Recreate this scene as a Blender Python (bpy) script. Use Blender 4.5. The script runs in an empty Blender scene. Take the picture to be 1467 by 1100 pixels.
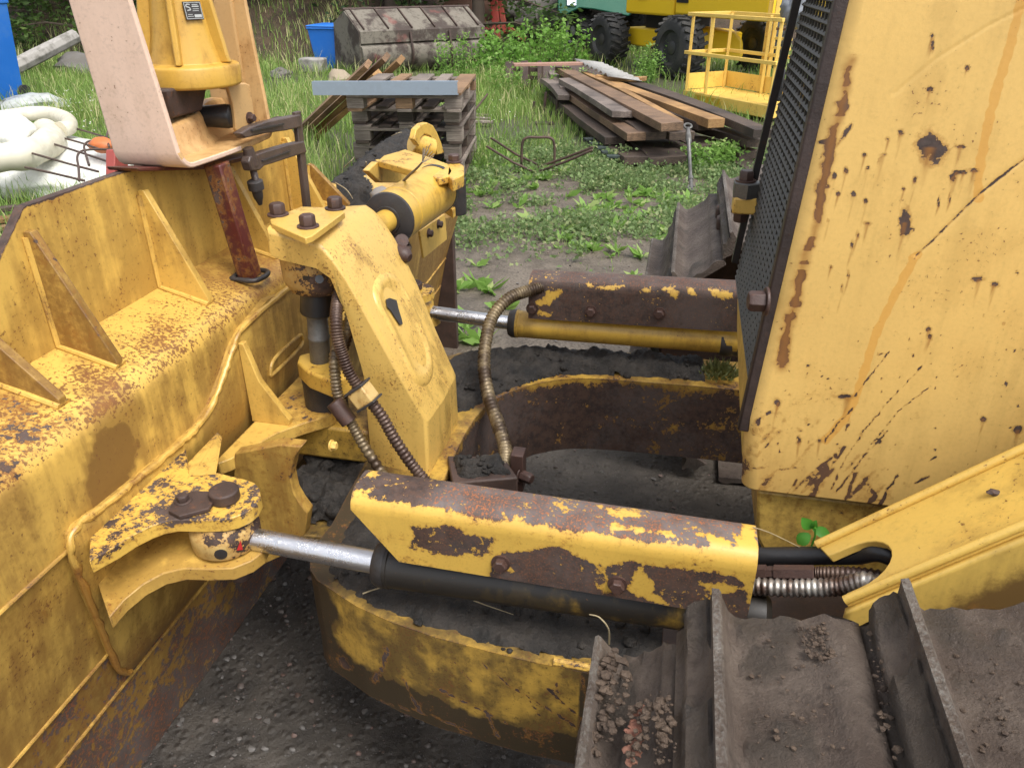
import bpy, bmesh, math, random
import numpy as np
from mathutils import Vector, Matrix, noise as mnoise
rnd = random.Random(7)
sc = bpy.context.scene
COL = sc.collection
V = Vector
# ---------------------------------------------------------------- survey of the photograph
# x = towards the rear of the bulldozer, y = across it (away from the camera), z = up, metres.
YAW = math.radians(12); PITCH = math.radians(28.2); FPX = 1099.0; EYE = 1.6
_ca, _sa, _cp, _sp = math.cos(YAW), math.sin(YAW), math.cos(PITCH), math.sin(PITCH)
def ray(px, py):
    u = (px - 733) / FPX; v = (550 - py) / FPX
    Y = _cp + v * _sp; Z = -_sp + v * _cp
    return V((u * _ca - Y * _sa, u * _sa + Y * _ca, Z))
def PX(px, py, c): d = ray(px, py); return V((0, 0, EYE)) + d * (c / d.x)
def PY(px, py, c): d = ray(px, py); return V((0, 0, EYE)) + d * (c / d.y)
def PZ(px, py, c): d = ray(px, py); return V((0, 0, EYE)) + d * ((c - EYE) / d.z)
def PD(px, py, t): return V((0, 0, EYE)) + ray(px, py) * t
def nz(p, s=1.0): return mnoise.noise(V(p) * s)
def fbm(p, s=1.0, o=4):
    a = 0; k = 1.0
    for i in range(o): a += mnoise.noise(V(p) * s) * k; s *= 2.1; k *= .5
    return a
def sst(x, a, b):
    t = min(1, max(0, (x - a) / (b - a))); return t * t * (3 - 2 * t)
# ---------------------------------------------------------------- objects
def tag(o, label=None, cat=None, group=None, kind=None):
    if label: o['label'] = label
    if cat: o['category'] = cat
    if group: o['group'] = group
    if kind: o['kind'] = kind
    return o
def thing(name, loc, label, cat, group=None, rz=0):
    o = bpy.data.objects.new(name, None); COL.objects.link(o)
    o.location = loc; o.rotation_euler = (0, 0, rz); o.empty_display_size = .1
    return tag(o, label, cat, group)
def wmat(o):
    m = o.matrix_basis.copy()
    if o.parent: m = wmat(o.parent) @ o.matrix_parent_inverse @ m
    return m
def copy_tree(o, parent=None):
    c = o.copy(); COL.objects.link(c)
    if parent: c.parent = parent; c.matrix_parent_inverse = o.matrix_parent_inverse.copy()
    for ch in list(o.children): copy_tree(ch, c)
    return c
class MB:
    def __init__(s): s.v = []; s.f = []; s.at = {}
    def add(s, vs, fs, **at):
        o = len(s.v); s.v += [tuple(p) for p in vs]; s.f += [tuple(i + o for i in f) for f in fs]
        for k, a in at.items():
            L = s.at.setdefault(k, []); L += [0.0] * (o - len(L)); L += list(a)
        return s
    def hexa(s, p):
        return s.add(p, [(0, 3, 2, 1), (4, 5, 6, 7), (0, 1, 5, 4), (1, 2, 6, 5), (2, 3, 7, 6), (3, 0, 4, 7)])
    def box(s, c, d, rot=None):
        c = V(c); x, y, z = [q / 2 for q in d]
        p = [V(q) for q in ((-x, -y, -z), (x, -y, -z), (x, y, -z), (-x, y, -z), (-x, -y, z), (x, -y, z), (x, y, z), (-x, y, z))]
        if rot is not None: p = [rot @ q for q in p]
        return s.hexa([q + c for q in p])
    def bar(s, a, b, w, h, up=(0, 0, 1)):
        a, b = V(a), V(b); d = (b - a).normalized(); sd = d.cross(V(up)).normalized(); u = sd.cross(d)
        q = [sd * (i * w / 2) + u * (j * h / 2) for i, j in ((-1, -1), (1, -1), (1, 1), (-1, 1))]
        return s.hexa([a + k for k in q] + [b + k for k in q])
    def prism(s, poly, vec):
        vec = V(vec); n = len(poly); p = [V(q) for q in poly]
        return s.add(p + [q + vec for q in p], [tuple(range(n))[::-1], tuple(range(n, 2 * n))] + [(i, (i + 1) % n, n + (i + 1) % n, n + i) for i in range(n)])
    def loft(s, rings, caps=True, closed=True, **at):
        n = len(rings[0]); vs = [p for r in rings for p in r]; fs = []
        for k in range(len(rings) - 1):
            for i in range(n if closed else n - 1):
                j = (i + 1) % n
                fs.append((k * n + i, k * n + j, (k + 1) * n + j, (k + 1) * n + i))
        if caps and closed: fs += [tuple(range(n))[::-1], tuple(range((len(rings) - 1) * n, len(rings) * n))]
        return s.add(vs, fs, **at)
    def tube(s, pts, r, n=10, caps=True):
        P = [V(p) for p in pts]; m = len(P)
        R = r if isinstance(r, (list, tuple)) else [r] * m
        rings = []; t0 = (P[1] - P[0]).normalized()
        a = V((0, 0, 1)) if abs(t0.z) < .9 else V((1, 0, 0)); u = t0.cross(a).normalized()
        for k in range(m):
            t = (P[min(k + 1, m - 1)] - P[max(k - 1, 0)]).normalized()
            u = (u - t * u.dot(t)).normalized(); w = t.cross(u)
            rings.append([P[k] + (u * math.cos(2 * math.pi * i / n) + w * math.sin(2 * math.pi * i / n)) * R[k] for i in range(n)])
        return s.loft(rings, caps)
    def lathe(s, p, ax, prof, n=24):
        p = V(p); ax = V(ax).normalized(); a = V((0, 0, 1)) if abs(ax.z) < .9 else V((1, 0, 0))
        u = ax.cross(a).normalized(); w = ax.cross(u)
        return s.loft([[p + ax * d + (u * math.cos(2 * math.pi * i / n) + w * math.sin(2 * math.pi * i / n)) * max(r, 1e-4) for i in range(n)] for d, r in prof])
    def cyl(s, a, b, r, n=20, r1=None):
        a, b = V(a), V(b); return s.lathe(a, b - a, [(0, r), ((b - a).length, r if r1 is None else r1)], n)
    def bolt(s, p, ax, r=.012, h=.012, wr=1.35):
        p = V(p); ax = V(ax).normalized()
        s.lathe(p, ax, [(-.001, r * wr), (r * .22, r * wr)], 20)
        return s.lathe(p + ax * r * .22, ax, [(0, r), (h * .82, r), (h, r * .82)], 6)
    def blob(s, c, r, seed=0, amp=.3, sub=2, fl=1.0, fr=1.6):
        bm = bmesh.new(); bmesh.ops.create_icosphere(bm, subdivisions=sub, radius=1)
        c = V(c); r = V(r) if not isinstance(r, (int, float)) else V((r, r, r * fl))
        vs = []
        for q in bm.verts:
            k = 1 + amp * fbm(q.co * fr + V((seed * 7.3, seed * 3.1, seed)), 1, 3); vs.append(c + V((q.co.x * r.x, q.co.y * r.y, q.co.z * r.z)) * k)
        fs = [tuple(w.index for w in f.verts) for f in bm.faces]; bm.free()
        return s.add(vs, fs)
    def sheet(s, fn, us, vs, **attr):
        pts = [fn(u, v) for u in us for v in vs]; n = len(vs)
        fs = [(i * n + j, i * n + j + 1, (i + 1) * n + j + 1, (i + 1) * n + j) for i in range(len(us) - 1) for j in range(n - 1)]
        return s.add(pts, fs, **{k: [f(u, v) for u in us for v in vs] for k, f in attr.items()})
    def build(s, name, mat, parent=None, smooth=38, bevel=0, seg=2, recalc=True, local=False, kind=None, label=None):
        me = bpy.data.meshes.new(name); vs = np.array(s.v, dtype=float).reshape(-1, 3)
        off = V((0, 0, 0))
        if parent is None and not local:
            mn, mx = vs.min(0), vs.max(0); off = V(((mn[0] + mx[0]) / 2, (mn[1] + mx[1]) / 2, mn[2])); vs = vs - np.array(off)
        me.from_pydata(vs.tolist(), [], s.f)
        for k, a in s.at.items():
            a = list(a) + [0.0] * (len(s.v) - len(a)); at = me.attributes.new(k, 'FLOAT', 'POINT'); at.data.foreach_set('value', a)
        if recalc:
            bm = bmesh.new(); bm.from_mesh(me); bmesh.ops.recalc_face_normals(bm, faces=bm.faces); bm.to_mesh(me); bm.free()
        me.materials.append(mat)
        if smooth:
            me.polygons.foreach_set('use_smooth', [True] * len(me.polygons)); me.set_sharp_from_angle(angle=math.radians(smooth))
        o = bpy.data.objects.new(name, me); COL.objects.link(o); o.location = off
        if parent is not None:
            o.parent = parent
            if not local: o.matrix_parent_inverse = wmat(parent).inverted()
        if bevel:
            b = o.modifiers.new('bevel', 'BEVEL'); b.width = bevel; b.segments = seg; b.limit_method = 'ANGLE'; b.angle_limit = math.radians(40)
            b.harden_normals = False
        if kind: o['kind'] = kind
        if label: o['label'] = label
        return o
def spline(P, n):
    P = [V(p) for p in P]; m = len(P); out = []
    for k in range(n):
        t = k / (n - 1) * (m - 1); i = min(int(t), m - 2); f = t - i
        a, b, c, d = P[max(i - 1, 0)], P[i], P[i + 1], P[min(i + 2, m - 1)]
        out.append(.5 * ((2 * b) + (c - a) * f + (2 * a - 5 * b + 4 * c - d) * f * f + (3 * b - a - 3 * c + d) * f ** 3))
    return out
def plen(P): return sum((P[i + 1] - P[i]).length for i in range(len(P) - 1))
def coil(mb, path, r, pitch=.011, n=14):
    L = plen(spline(path, 60)); k = max(8, int(L / pitch) * 4); P = spline(path, k)
    mb.tube(P, [r * (1, 1, .86, .80)[i % 4] for i in range(k)], n)
def inpoly(x, y, poly):
    c = False; n = len(poly)
    for i in range(n):
        x1, y1 = poly[i][:2]; x2, y2 = poly[i - 1][:2]
        if (y1 > y) != (y2 > y) and x < (x2 - x1) * (y - y1) / (y2 - y1) + x1: c = not c
    return c
def edged(x, y, poly):
    m = 9
    for i in range(len(poly)):
        x1, y1 = poly[i][:2]; x2, y2 = poly[i - 1][:2]; dx, dy = x2 - x1, y2 - y1
        t = max(0, min(1, ((x - x1) * dx + (y - y1) * dy) / (dx * dx + dy * dy + 1e-9))); m = min(m, math.hypot(x - x1 - t * dx, y - y1 - t * dy))
    return m
def soil_sheet(mb, poly, zf, h, step=.01, rim=.03, rough=.5, seed=0):
    xs = [p[0] for p in poly]; ys = [p[1] for p in poly]; idx = {}; vs = []; fs = []
    nx = int((max(xs) - min(xs)) / step) + 2; ny = int((max(ys) - min(ys)) / step) + 2
    def vid(i, j):
        if (i, j) in idx: return idx[i, j]
        x = min(xs) + i * step; y = min(ys) + j * step; e = edged(x, y, poly) if inpoly(x, y, poly) else 0
        q = fbm((x, y, seed), 14, 4) * .5 + fbm((x, y, seed + 5), 55, 2) * .35 * rough
        k = sst(e + .012 * nz((x, y, seed), 40), 0, rim)
        z = zf(x, y) - .004 + h * k * (1 + q) ; idx[i, j] = len(vs); vs.append((x + .003 * nz((x, y, 3), 90), y + .003 * nz((x, y, 9), 90), z)); return idx[i, j]
    for i in range(nx):
        for j in range(ny):
            x = min(xs) + (i + .5) * step; y = min(ys) + (j + .5) * step
            if inpoly(x, y, poly) and edged(x, y, poly) + .01 * nz((x, y, seed + 2), 25) > .002: fs.append((vid(i, j), vid(i + 1, j), vid(i + 1, j + 1), vid(i, j + 1)))
    mb.add(vs, fs); return vs
def dseg(x, y, a, b):
    dx, dy = b[0] - a[0], b[1] - a[1]; t = max(0, min(1, ((x - a[0]) * dx + (y - a[1]) * dy) / (dx * dx + dy * dy + 1e-12)))
    return math.hypot(x - a[0] - t * dx, y - a[1] - t * dy)
def dpath(x, y, P): return min(dseg(x, y, P[i], P[i + 1]) for i in range(len(P) - 1))
# ---------------------------------------------------------------- materials
class NT:
    def __init__(s, name):
        s.m = bpy.data.materials.new(name); s.m.use_nodes = True; s.t = s.m.node_tree; s.t.nodes.clear()
        s.co = s.n('ShaderNodeTexCoord').outputs['Object']
        oi = s.n('ShaderNodeObjectInfo').outputs['Random']
        mu = s.n('ShaderNodeVectorMath', operation='SCALE'); s.t.links.new(s.val3(oi), mu.inputs[0]); mu.inputs['Scale'].default_value = 31
        ad = s.n('ShaderNodeVectorMath', operation='ADD'); s.t.links.new(s.co, ad.inputs[0]); s.t.links.new(mu.outputs[0], ad.inputs[1])
        s.vec = ad.outputs[0]
    def val3(s, o):
        c = s.n('ShaderNodeCombineXYZ'); [s.t.links.new(o, c.inputs[i]) for i in range(3)]; return c.outputs[0]
    def n(s, typ, **kw):
        o = s.t.nodes.new(typ)
        for k, v in kw.items(): setattr(o, k, v)
        return o
    def set(s, sock, v):
        if hasattr(v, 'is_linked') or hasattr(v, 'links'): s.t.links.new(v, sock)
        elif isinstance(v, (tuple, list)) and len(v) == 3 and sock.type == 'RGBA': sock.default_value = (*v, 1)
        else: sock.default_value = v
    def noise(s, scale, detail=4, rough=.55, stretch=None, dist=0):
        o = s.n('ShaderNodeTexNoise'); o.inputs['Scale'].default_value = scale; o.inputs['Detail'].default_value = detail; o.inputs['Roughness'].default_value = rough
        o.inputs['Distortion'].default_value = dist
        v = s.vec
        if stretch:
            mp = s.n('ShaderNodeMapping'); s.t.links.new(v, mp.inputs[0]); mp.inputs['Scale'].default_value = stretch; v = mp.outputs[0]
        s.t.links.new(v, o.inputs['Vector']); return o.outputs['Fac']
    def voro(s, scale, feature='F1', out='Distance', rand=1):
        o = s.n('ShaderNodeTexVoronoi', feature=feature); o.inputs['Scale'].default_value = scale; o.inputs['Randomness'].default_value = rand; s.t.links.new(s.vec, o.inputs['Vector']); return o.outputs[out]
    def ma(s, op, a, b=0.0, clamp=False):
        o = s.n('ShaderNodeMath', operation=op, use_clamp=clamp); s.set(o.inputs[0], a); s.set(o.inputs[1], b); return o.outputs[0]
    def add(s, *xs):
        r = xs[0]
        for x in xs[1:]: r = s.ma('ADD', r, x)
        return r
    def mul(s, a, b): return s.ma('MULTIPLY', a, b)
    def ss(s, x, lo, hi, a=0., b=1.):
        o = s.n('ShaderNodeMapRange', interpolation_type='SMOOTHSTEP'); s.set(o.inputs[0], x); o.inputs[1].default_value = lo; o.inputs[2].default_value = hi; o.inputs[3].default_value = a; o.inputs[4].default_value = b; return o.outputs[0]
    def mix(s, f, a, b):
        o = s.n('ShaderNodeMix', data_type='RGBA'); s.set(o.inputs[0], f); s.set(o.inputs[6], a); s.set(o.inputs[7], b); return o.outputs[2]
    def attr(s, name): return s.n('ShaderNodeAttribute', attribute_name=name).outputs['Fac']
    def edge(s, r=.006):
        b = s.n('ShaderNodeBevel', samples=3); b.inputs['Radius'].default_value = r
        g = s.n('ShaderNodeNewGeometry'); d = s.n('ShaderNodeVectorMath', operation='DOT_PRODUCT'); s.t.links.new(b.outputs[0], d.inputs[0]); s.t.links.new(g.outputs['Normal'], d.inputs[1])
        return s.ma('SUBTRACT', 1.0, d.outputs['Value'], True)
    def sep(s, i):
        o = s.n('ShaderNodeSeparateXYZ'); s.t.links.new(s.co, o.inputs[0]); return o.outputs[i]
    def upness(s):
        g = s.n('ShaderNodeNewGeometry'); o = s.n('ShaderNodeSeparateXYZ'); s.t.links.new(g.outputs['Normal'], o.inputs[0]); return o.outputs[2]
    def out(s, col, rough=.5, bump=None, bd=.002, bs=.6, metal=0., spec=.5, coat=0., trans=None, alpha=None):
        p = s.n('ShaderNodeBsdfPrincipled'); s.set(p.inputs['Base Color'], col); s.set(p.inputs['Roughness'], rough); s.set(p.inputs['Metallic'], metal); s.set(p.inputs['Specular IOR Level'], spec)
        if coat: p.inputs['Coat Weight'].default_value = coat; p.inputs['Coat Roughness'].default_value = .15
        if bump is not None:
            b = s.n('ShaderNodeBump'); b.inputs['Strength'].default_value = bs; b.inputs['Distance'].default_value = bd; s.set(b.inputs['Height'], bump); s.t.links.new(b.outputs[0], p.inputs['Normal'])
        o = s.n('ShaderNodeOutputMaterial'); sh = p.outputs[0]
        if trans is not None:
            t = s.n('ShaderNodeBsdfTranslucent'); s.set(t.inputs[0], trans); m = s.n('ShaderNodeMixShader'); m.inputs[0].default_value = .35; s.t.links.new(sh, m.inputs[1]); s.t.links.new(t.outputs[0], m.inputs[2]); sh = m.outputs[0]
        s.t.links.new(sh, o.inputs[0]); return s.m
RUST_D = (.030, .018, .014); RUST_M = (.074, .040, .027); RUST_O = (.22, .075, .018)
def paint(name, base, rust=0., grime=.4, fine=.3, edge=.5, rough=.38, gcol=(.13, .070, .020), pale=None, sc_=1., streak=.7, chipk=1., wet=.0, blotch=.25, mott=.16):
    n = NT(name)
    L = n.noise(2.3 * sc_, 3); M = n.noise(10 * sc_, 6, .62); S = n.noise(62 * sc_, 6, .68); T = n.noise(150 * sc_, 3, .65)
    K = n.noise(9 * sc_, 5, .6, (3.2, 3.2, .35))
    c = n.mix(n.ss(L, .3, .7), tuple(q * .88 for q in base), tuple(min(.9, q * 1.08) for q in base))
    c = n.mix(n.mul(n.ss(M, .45, .75), blotch), c, pale or (base[0] * 1.05, base[1] * .86, base[2] * .6))
    c = n.mix(n.ss(T, .3, .75, 0, .12), c, tuple(q * .55 for q in base))
    mo = n.ss(n.add(n.mul(S, .6), n.mul(T, .5), n.mul(M, .3)), .70, .86); c = n.mix(n.mul(mo, mott), c, tuple(q * .22 for q in base))
    # weathering film: runs and blooms of dirt
    g = n.add(n.mul(n.add(K, -.5), 1.7 * streak), n.mul(n.add(M, -.5), 1.1), n.mul(n.add(L, -.5), .9), n.mul(n.attr('dirt'), .7), .08)
    gm = n.mul(n.ss(g, .0, .42), grime)
    gm = n.ma('MAXIMUM', gm, n.mul(n.ss(n.add(n.attr('dirt'), n.mul(S, .5), n.mul(K, .4), -.45), .2, .65), .96))
    c = n.mix(gm, c, gcol)
    dr = n.attr('drip'); c = n.mix(n.mul(n.ss(dr, .35, .6), .55), c, (base[0] * .82, base[1] * .58, base[2] * .25))
    # speckle rust
    sp = n.ss(n.add(T, n.mul(M, .45), n.mul(n.attr('speck'), .13)), .93 - .07 * fine, .97 - .07 * fine)
    c = n.mix(n.mul(sp, .85), c, n.mix(M, RUST_M, RUST_O))
    # chips down to rust
    x = n.add(n.attr('rust'), n.mul(n.add(S, -.5), 1.5 * chipk), n.mul(n.add(M, -.5), 1.5 * chipk), rust)
    if edge: x = n.add(x, n.mul(n.ss(n.edge(.007), .02, .30), edge))
    halo = n.ss(x, .20, .52); c = n.mix(n.mul(halo, .55), c, (.30, .13, .022))
    rm = n.ss(x, .495, .53)
    R8 = n.noise(26 * sc_, 6, .72); rc = n.mix(n.ss(R8, .36, .62), RUST_D, RUST_M); rc = n.mix(n.ss(n.add(L, n.mul(S, .5)), .70, .95, 0, .55), rc, (.115, .090, .080)); rc = n.mix(n.ss(T, .55, .8, 0, .35), rc, RUST_O)
    rc = n.mix(n.mul(n.attr('grey'), n.ss(n.add(L, n.mul(S, .3)), .35, .75, .55, 1.)), rc, n.mix(n.ss(M, .35, .65), (.150, .125, .118), (.105, .070, .055))); rc = n.mix(n.mul(n.ss(n.add(T, n.mul(M, .3)), .70, .76), n.attr('grey')), rc, (.30, .10, .035))
    c = n.mix(rm, c, rc)
    st = n.attr('stain'); c = n.mix(n.mul(n.ss(n.add(st, n.mul(K, .4), n.mul(S, .2)), .35, 1.15), .8), c, (.26, .105, .018))
    rr = n.add(n.mul(rm, .3), n.mul(gm, .2), n.mul(M, .12), rough - .06)
    h = n.add(n.mul(rm, -.55), n.mul(S, .25), n.mul(T, .12), n.mul(M, .3), n.mul(n.attr('dent'), -.9))
    return n.out(c, rr, h, .0022, .55, spec=.5, coat=wet)
YEL = (.57, .335, .048)
M = {}
M['blade'] = paint('blade_paint', (.60, .375, .082), rust=-.08, grime=.68, fine=.9, mott=.26, edge=.25, gcol=(.185, .095, .022))
M['yellow'] = paint('machine_yellow', (.62, .39, .088), rust=-.07, grime=.5, fine=.75, mott=.2, edge=.42, gcol=(.18, .09, .018))
M['cast'] = paint('cast_yellow', (.64, .41, .105), rust=-.25, grime=.48, fine=1.15, mott=.3, edge=.15, sc_=1.2, gcol=(.19, .115, .02))
M['hood'] = paint('hood_paint', (.70, .452, .138), rust=.0, chipk=.75, grime=.2, fine=.25, mott=.07, edge=.0, gcol=(.22, .13, .025), blotch=.15, rough=.42)
M['beam'] = paint('beam_paint', (.67, .44, .10), rust=-.12, grime=.3, fine=.5, edge=.25, rough=.34)
M['cover'] = paint('cover_paint', (.64, .40, .075), rust=-.08, chipk=1.25, grime=.15, fine=.15, edge=.25, rough=.4, sc_=1.7)
M['frame'] = paint('frame_paint', (.55, .335, .060), rust=.02, grime=.8, fine=1.1, mott=.75, edge=.5, gcol=(.024, .018, .012), streak=.15, sc_=1.5)
M['flaked'] = paint('flaked_dark_paint', (.40, .26, .09), rust=.50, grime=.4, fine=.4, edge=.3, gcol=(.03, .02, .014), sc_=1.5)
M['cylinder'] = paint('cylinder_paint', (.56, .345, .055), rust=-.12, grime=.4, fine=.4, edge=.3, sc_=1.3, streak=.6)
M['oily'] = paint('oily_cylinder', (.42, .25, .035), rust=-.2, grime=1.0, fine=.3, edge=.1, gcol=(.016, .013, .010), streak=.3, rough=.28)
M['pink'] = paint('faded_salmon_paint', (.66, .475, .36), rust=-.25, grime=.12, fine=.12, edge=.35, gcol=(.22, .12, .05), blotch=.1, pale=(.68, .48, .32), rough=.5)
M['pinkin'] = paint('weathered_peach_paint', (.58, .36, .15), rust=-.14, grime=.8, fine=.4, edge=.35, gcol=(.25, .12, .035), blotch=.4, rough=.45, streak=.3)
M['bell'] = paint('bell_yellow', (.56, .33, .055), rust=-.22, grime=.75, fine=.2, edge=.3, gcol=(.24, .12, .014), rough=.42)
M['redpost'] = paint('red_oxide_paint', (.085, .015, .012), rust=.12, grime=.5, fine=.4, edge=.6, gcol=(.035, .02, .018), rough=.45)
M['wheely'] = None
def metal(name, base, rough=.6, spots=.5, mt=.0, sc_=1., o=.3):
    n = NT(name); A = n.noise(9 * sc_, 6, .65); B = n.noise(60 * sc_, 6, .7); T = n.noise(300 * sc_, 2)
    c = n.mix(n.ss(A, .3, .72), tuple(q * .6 for q in base), tuple(min(1, q * 1.25) for q in base))
    c = n.mix(n.mul(n.ss(B, .55, .7), o), c, RUST_O); c = n.mix(n.ss(T, .5, .8, 0, spots), c, tuple(q * .45 for q in base))
    return n.out(c, n.add(rough - .1, n.mul(A, .25)), n.add(B, n.mul(T, .5)), .0015, .6, metal=mt)
M['rust'] = metal('rusty_steel', (.060, .036, .028))
M['bolt'] = metal('rusty_bolt', (.065, .034, .026), .5, o=.2)
M['darksteel'] = metal('dark_steel', (.035, .031, .030), .45, o=.1)
M['greysteel'] = metal('grey_steel', (.14, .135, .125), .42, mt=.4, o=.06)
M['worn'] = metal('worn_bright_steel', (.42, .41, .39), .35, mt=.6, o=.05)
M['rebar'] = metal('rebar_steel', (.075, .045, .033), .7)
M['clamp'] = metal('clamp_iron', (.080, .055, .045), .42, o=.15)
def chrome():
    n = NT('wet_chrome'); B = n.voro(420); d = n.add(n.ss(B, .0, .45, 1, 0), n.mul(n.noise(60), 1.2))
    return n.out((.62, .62, .64), n.add(.16, n.mul(n.noise(30), .25)), d, .0012, .35, metal=1.)
M['chrome'] = chrome()
def rubber():
    n = NT('black_rubber'); A = n.noise(30, 4); return n.out(n.mix(A, (.008, .008, .009), (.022, .021, .022)), .38, n.noise(150), .0008, .4)
M['rubber'] = rubber()
def hosem(name, a, b, mt=.35):
    n = NT(name); A = n.noise(14, 5, .7); T = n.noise(160, 3)
    return n.out(n.mix(n.ss(A, .38, .64), a, b), .42, T, .001, .4, metal=mt)
M['hosebrown'] = hosem('brown_hose_guard', (.045, .024, .018), (.11, .07, .05))
M['hosetan'] = hosem('dirty_steel_hose_guard', (.055, .034, .020), (.27, .205, .115))
M['hosesilver'] = hosem('bright_steel_hose_guard', (.10, .06, .045), (.50, .48, .44), .6)
def soilm(name, a=(.009, .008, .007), b=(.038, .031, .025), fib=.0, rough=.8, bd=.012, sc_=1.):
    n = NT(name); A = n.noise(18 * sc_, 6, .7); B = n.noise(110 * sc_, 4, .7); Vv = n.voro(60 * sc_)
    c = n.mix(n.ss(A, .3, .7), a, b); c = n.mix(n.ss(B, .62, .74, 0, .5), c, tuple(q * 2.6 for q in b))
    return n.out(c, n.add(rough - .2, n.mul(B, .35)), n.add(n.mul(A, 1.2), n.mul(B, .6), n.mul(Vv, -.4)), bd, .8)
M['soil'] = soilm('black_soil'); M['mud'] = soilm('brown_mud', (.043, .027, .018), (.105, .071, .047), bd=.01)
M['mudgrey'] = soilm('grey_mud', (.040, .032, .026), (.085, .068, .054))
def shoem():
    n = NT('muddy_track_steel'); A = n.noise(7, 6, .65); B = n.noise(60, 8, .75); T = n.noise(190, 4, .7)
    c = n.mix(n.ss(A, .35, .65), (.070, .048, .036), (.145, .112, .088)); c = n.mix(n.ss(B, .5, .7, 0, .7), c, (.040, .028, .021))
    c = n.mix(n.attr('mud'), c, n.mix(B, (.028, .020, .014), (.085, .064, .048))); c = n.mix(n.ss(n.add(n.attr('bright'), n.mul(T, .9), n.mul(A, .5)), 1.15, 1.55), c, (.25, .235, .21))
    c = n.mix(n.ss(n.add(n.noise(5, 2), n.mul(T, .2), n.mul(n.attr('red'), .3)), .98, 1.02), c, (.35, .07, .03))
    c = n.mix(n.ss(T, .70, .78, 0, .6), c, (.26, .22, .18))
    r = n.add(.42, n.mul(B, .4)); return n.out(c, r, n.add(n.mul(A, .4), n.mul(B, 1.3), n.mul(T, .7)), .008, .9, metal=n.mul(n.attr('bright'), .4))
M['shoe'] = shoem()
def wood(name, a, b, end=None, rough=.7):
    n = NT(name); G = n.noise(5, 6, .65, (1.2, 16, 16), .6); A = n.noise(1.8, 3); S = n.noise(22, 5, .7); T = n.noise(60, 3, .6, (.5, 8, 8))
    c = n.mix(n.ss(G, .3, .7), a, b); c = n.mix(n.mul(n.ss(A, .42, .66), .7), c, tuple(q * .42 for q in a)); c = n.mix(n.ss(S, .62, .72, 0, .5), c, tuple(q * .3 for q in a)); c = n.mix(n.ss(T, .56, .66, 0, .55), c, tuple(q * .3 for q in a))
    return n.out(c, rough, n.add(G, n.mul(T, .8)), .003, .6)
M['woodgrey'] = wood('weathered_grey_wood', (.15, .115, .092), (.30, .25, .205))
M['wooddark'] = wood('dark_wet_wood', (.040, .027, .020), (.105, .070, .048))
M['woodbrown'] = wood('brown_timber', (.16, .09, .045), (.33, .20, .105))
M['woodfresh'] = wood('orange_timber', (.30, .155, .055), (.44, .26, .10))
M['pilebrown'] = wood('stained_brown_timber', (.095, .055, .032), (.27, .165, .095))
M['pilegrey'] = wood('stained_grey_timber', (.10, .075, .062), (.27, .215, .18))
M['woodgrn'] = wood('green_black_boards', (.022, .034, .030), (.050, .066, .058))
def plain(name, col, rough=.5, var=.2, bump=.001, bs=30, metal=0., dirt=.3, dcol=(.09, .075, .05), coat=0.):
    n = NT(name); A = n.noise(3, 4); B = n.noise(bs, 5, .65)
    c = n.mix(A, tuple(q * (1 - var) for q in col), tuple(min(1, q * (1 + var)) for q in col)); c = n.mix(n.mul(n.ss(n.add(A, n.mul(B, .6)), .70, 1.0), dirt), c, dcol)
    return n.out(c, n.add(rough, n.mul(B, .12)), B, bump, .5, metal=metal, coat=coat)
# ---------------------------------------------------------------- the bulldozer
def px_of(p):
    x, y, z = p; X = x * _ca + y * _sa; Y = -x * _sa + y * _ca; z -= EYE
    f = Y * _cp - z * _sp; return 733 + FPX * X / f, 550 - FPX * (Y * _sp + z * _cp) / f
def zl(pts, ox, oy, s=2.994): return [(ox + a / s, oy + b / s) for a, b in pts]
dozer = thing('bulldozer', (.5, 1.5, 0), 'worn yellow bulldozer with angled rams behind its muddy blade', 'bulldozer')
# --- blade
BK = [(-1.07, 1.0), (-.958, .968)] + [(-.958 + .049 * math.sin(a), .917 + .051 * math.cos(a)) for a in (.5, .8, 1.1, 1.35, 1.57)] + [(-.909, .7726), (-.971, .457), (-1.0, .323), (-1.065, 0)]
def dens(P, st):
    o = []
    for i in range(len(P) - 1):
        a, b = V(P[i]), V(P[i + 1]); n = max(1, int((b - a).length / st)); o += [a.lerp(b, k / n) for k in range(n)]
    return o + [V(P[-1])]
bk = dens(BK, .013)
front = [V((-1.10, 0)), V((-1.10, .12)), V((-1.13, .35)), V((-1.15, .65)), V((-1.14, .9)), V((-1.09, 1.0))]
algae = [(120, 690), (135, 615), (180, 600), (205, 640), (170, 720), (130, 745)]
ys = [.3, .4, .5] + [.55 + .0125 * i for i in range(132)] + [2.25, 2.4, 2.55, 2.7]
mb = MB(); rings = []; rs = []; dt = []; sk = []; stn = []
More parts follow.
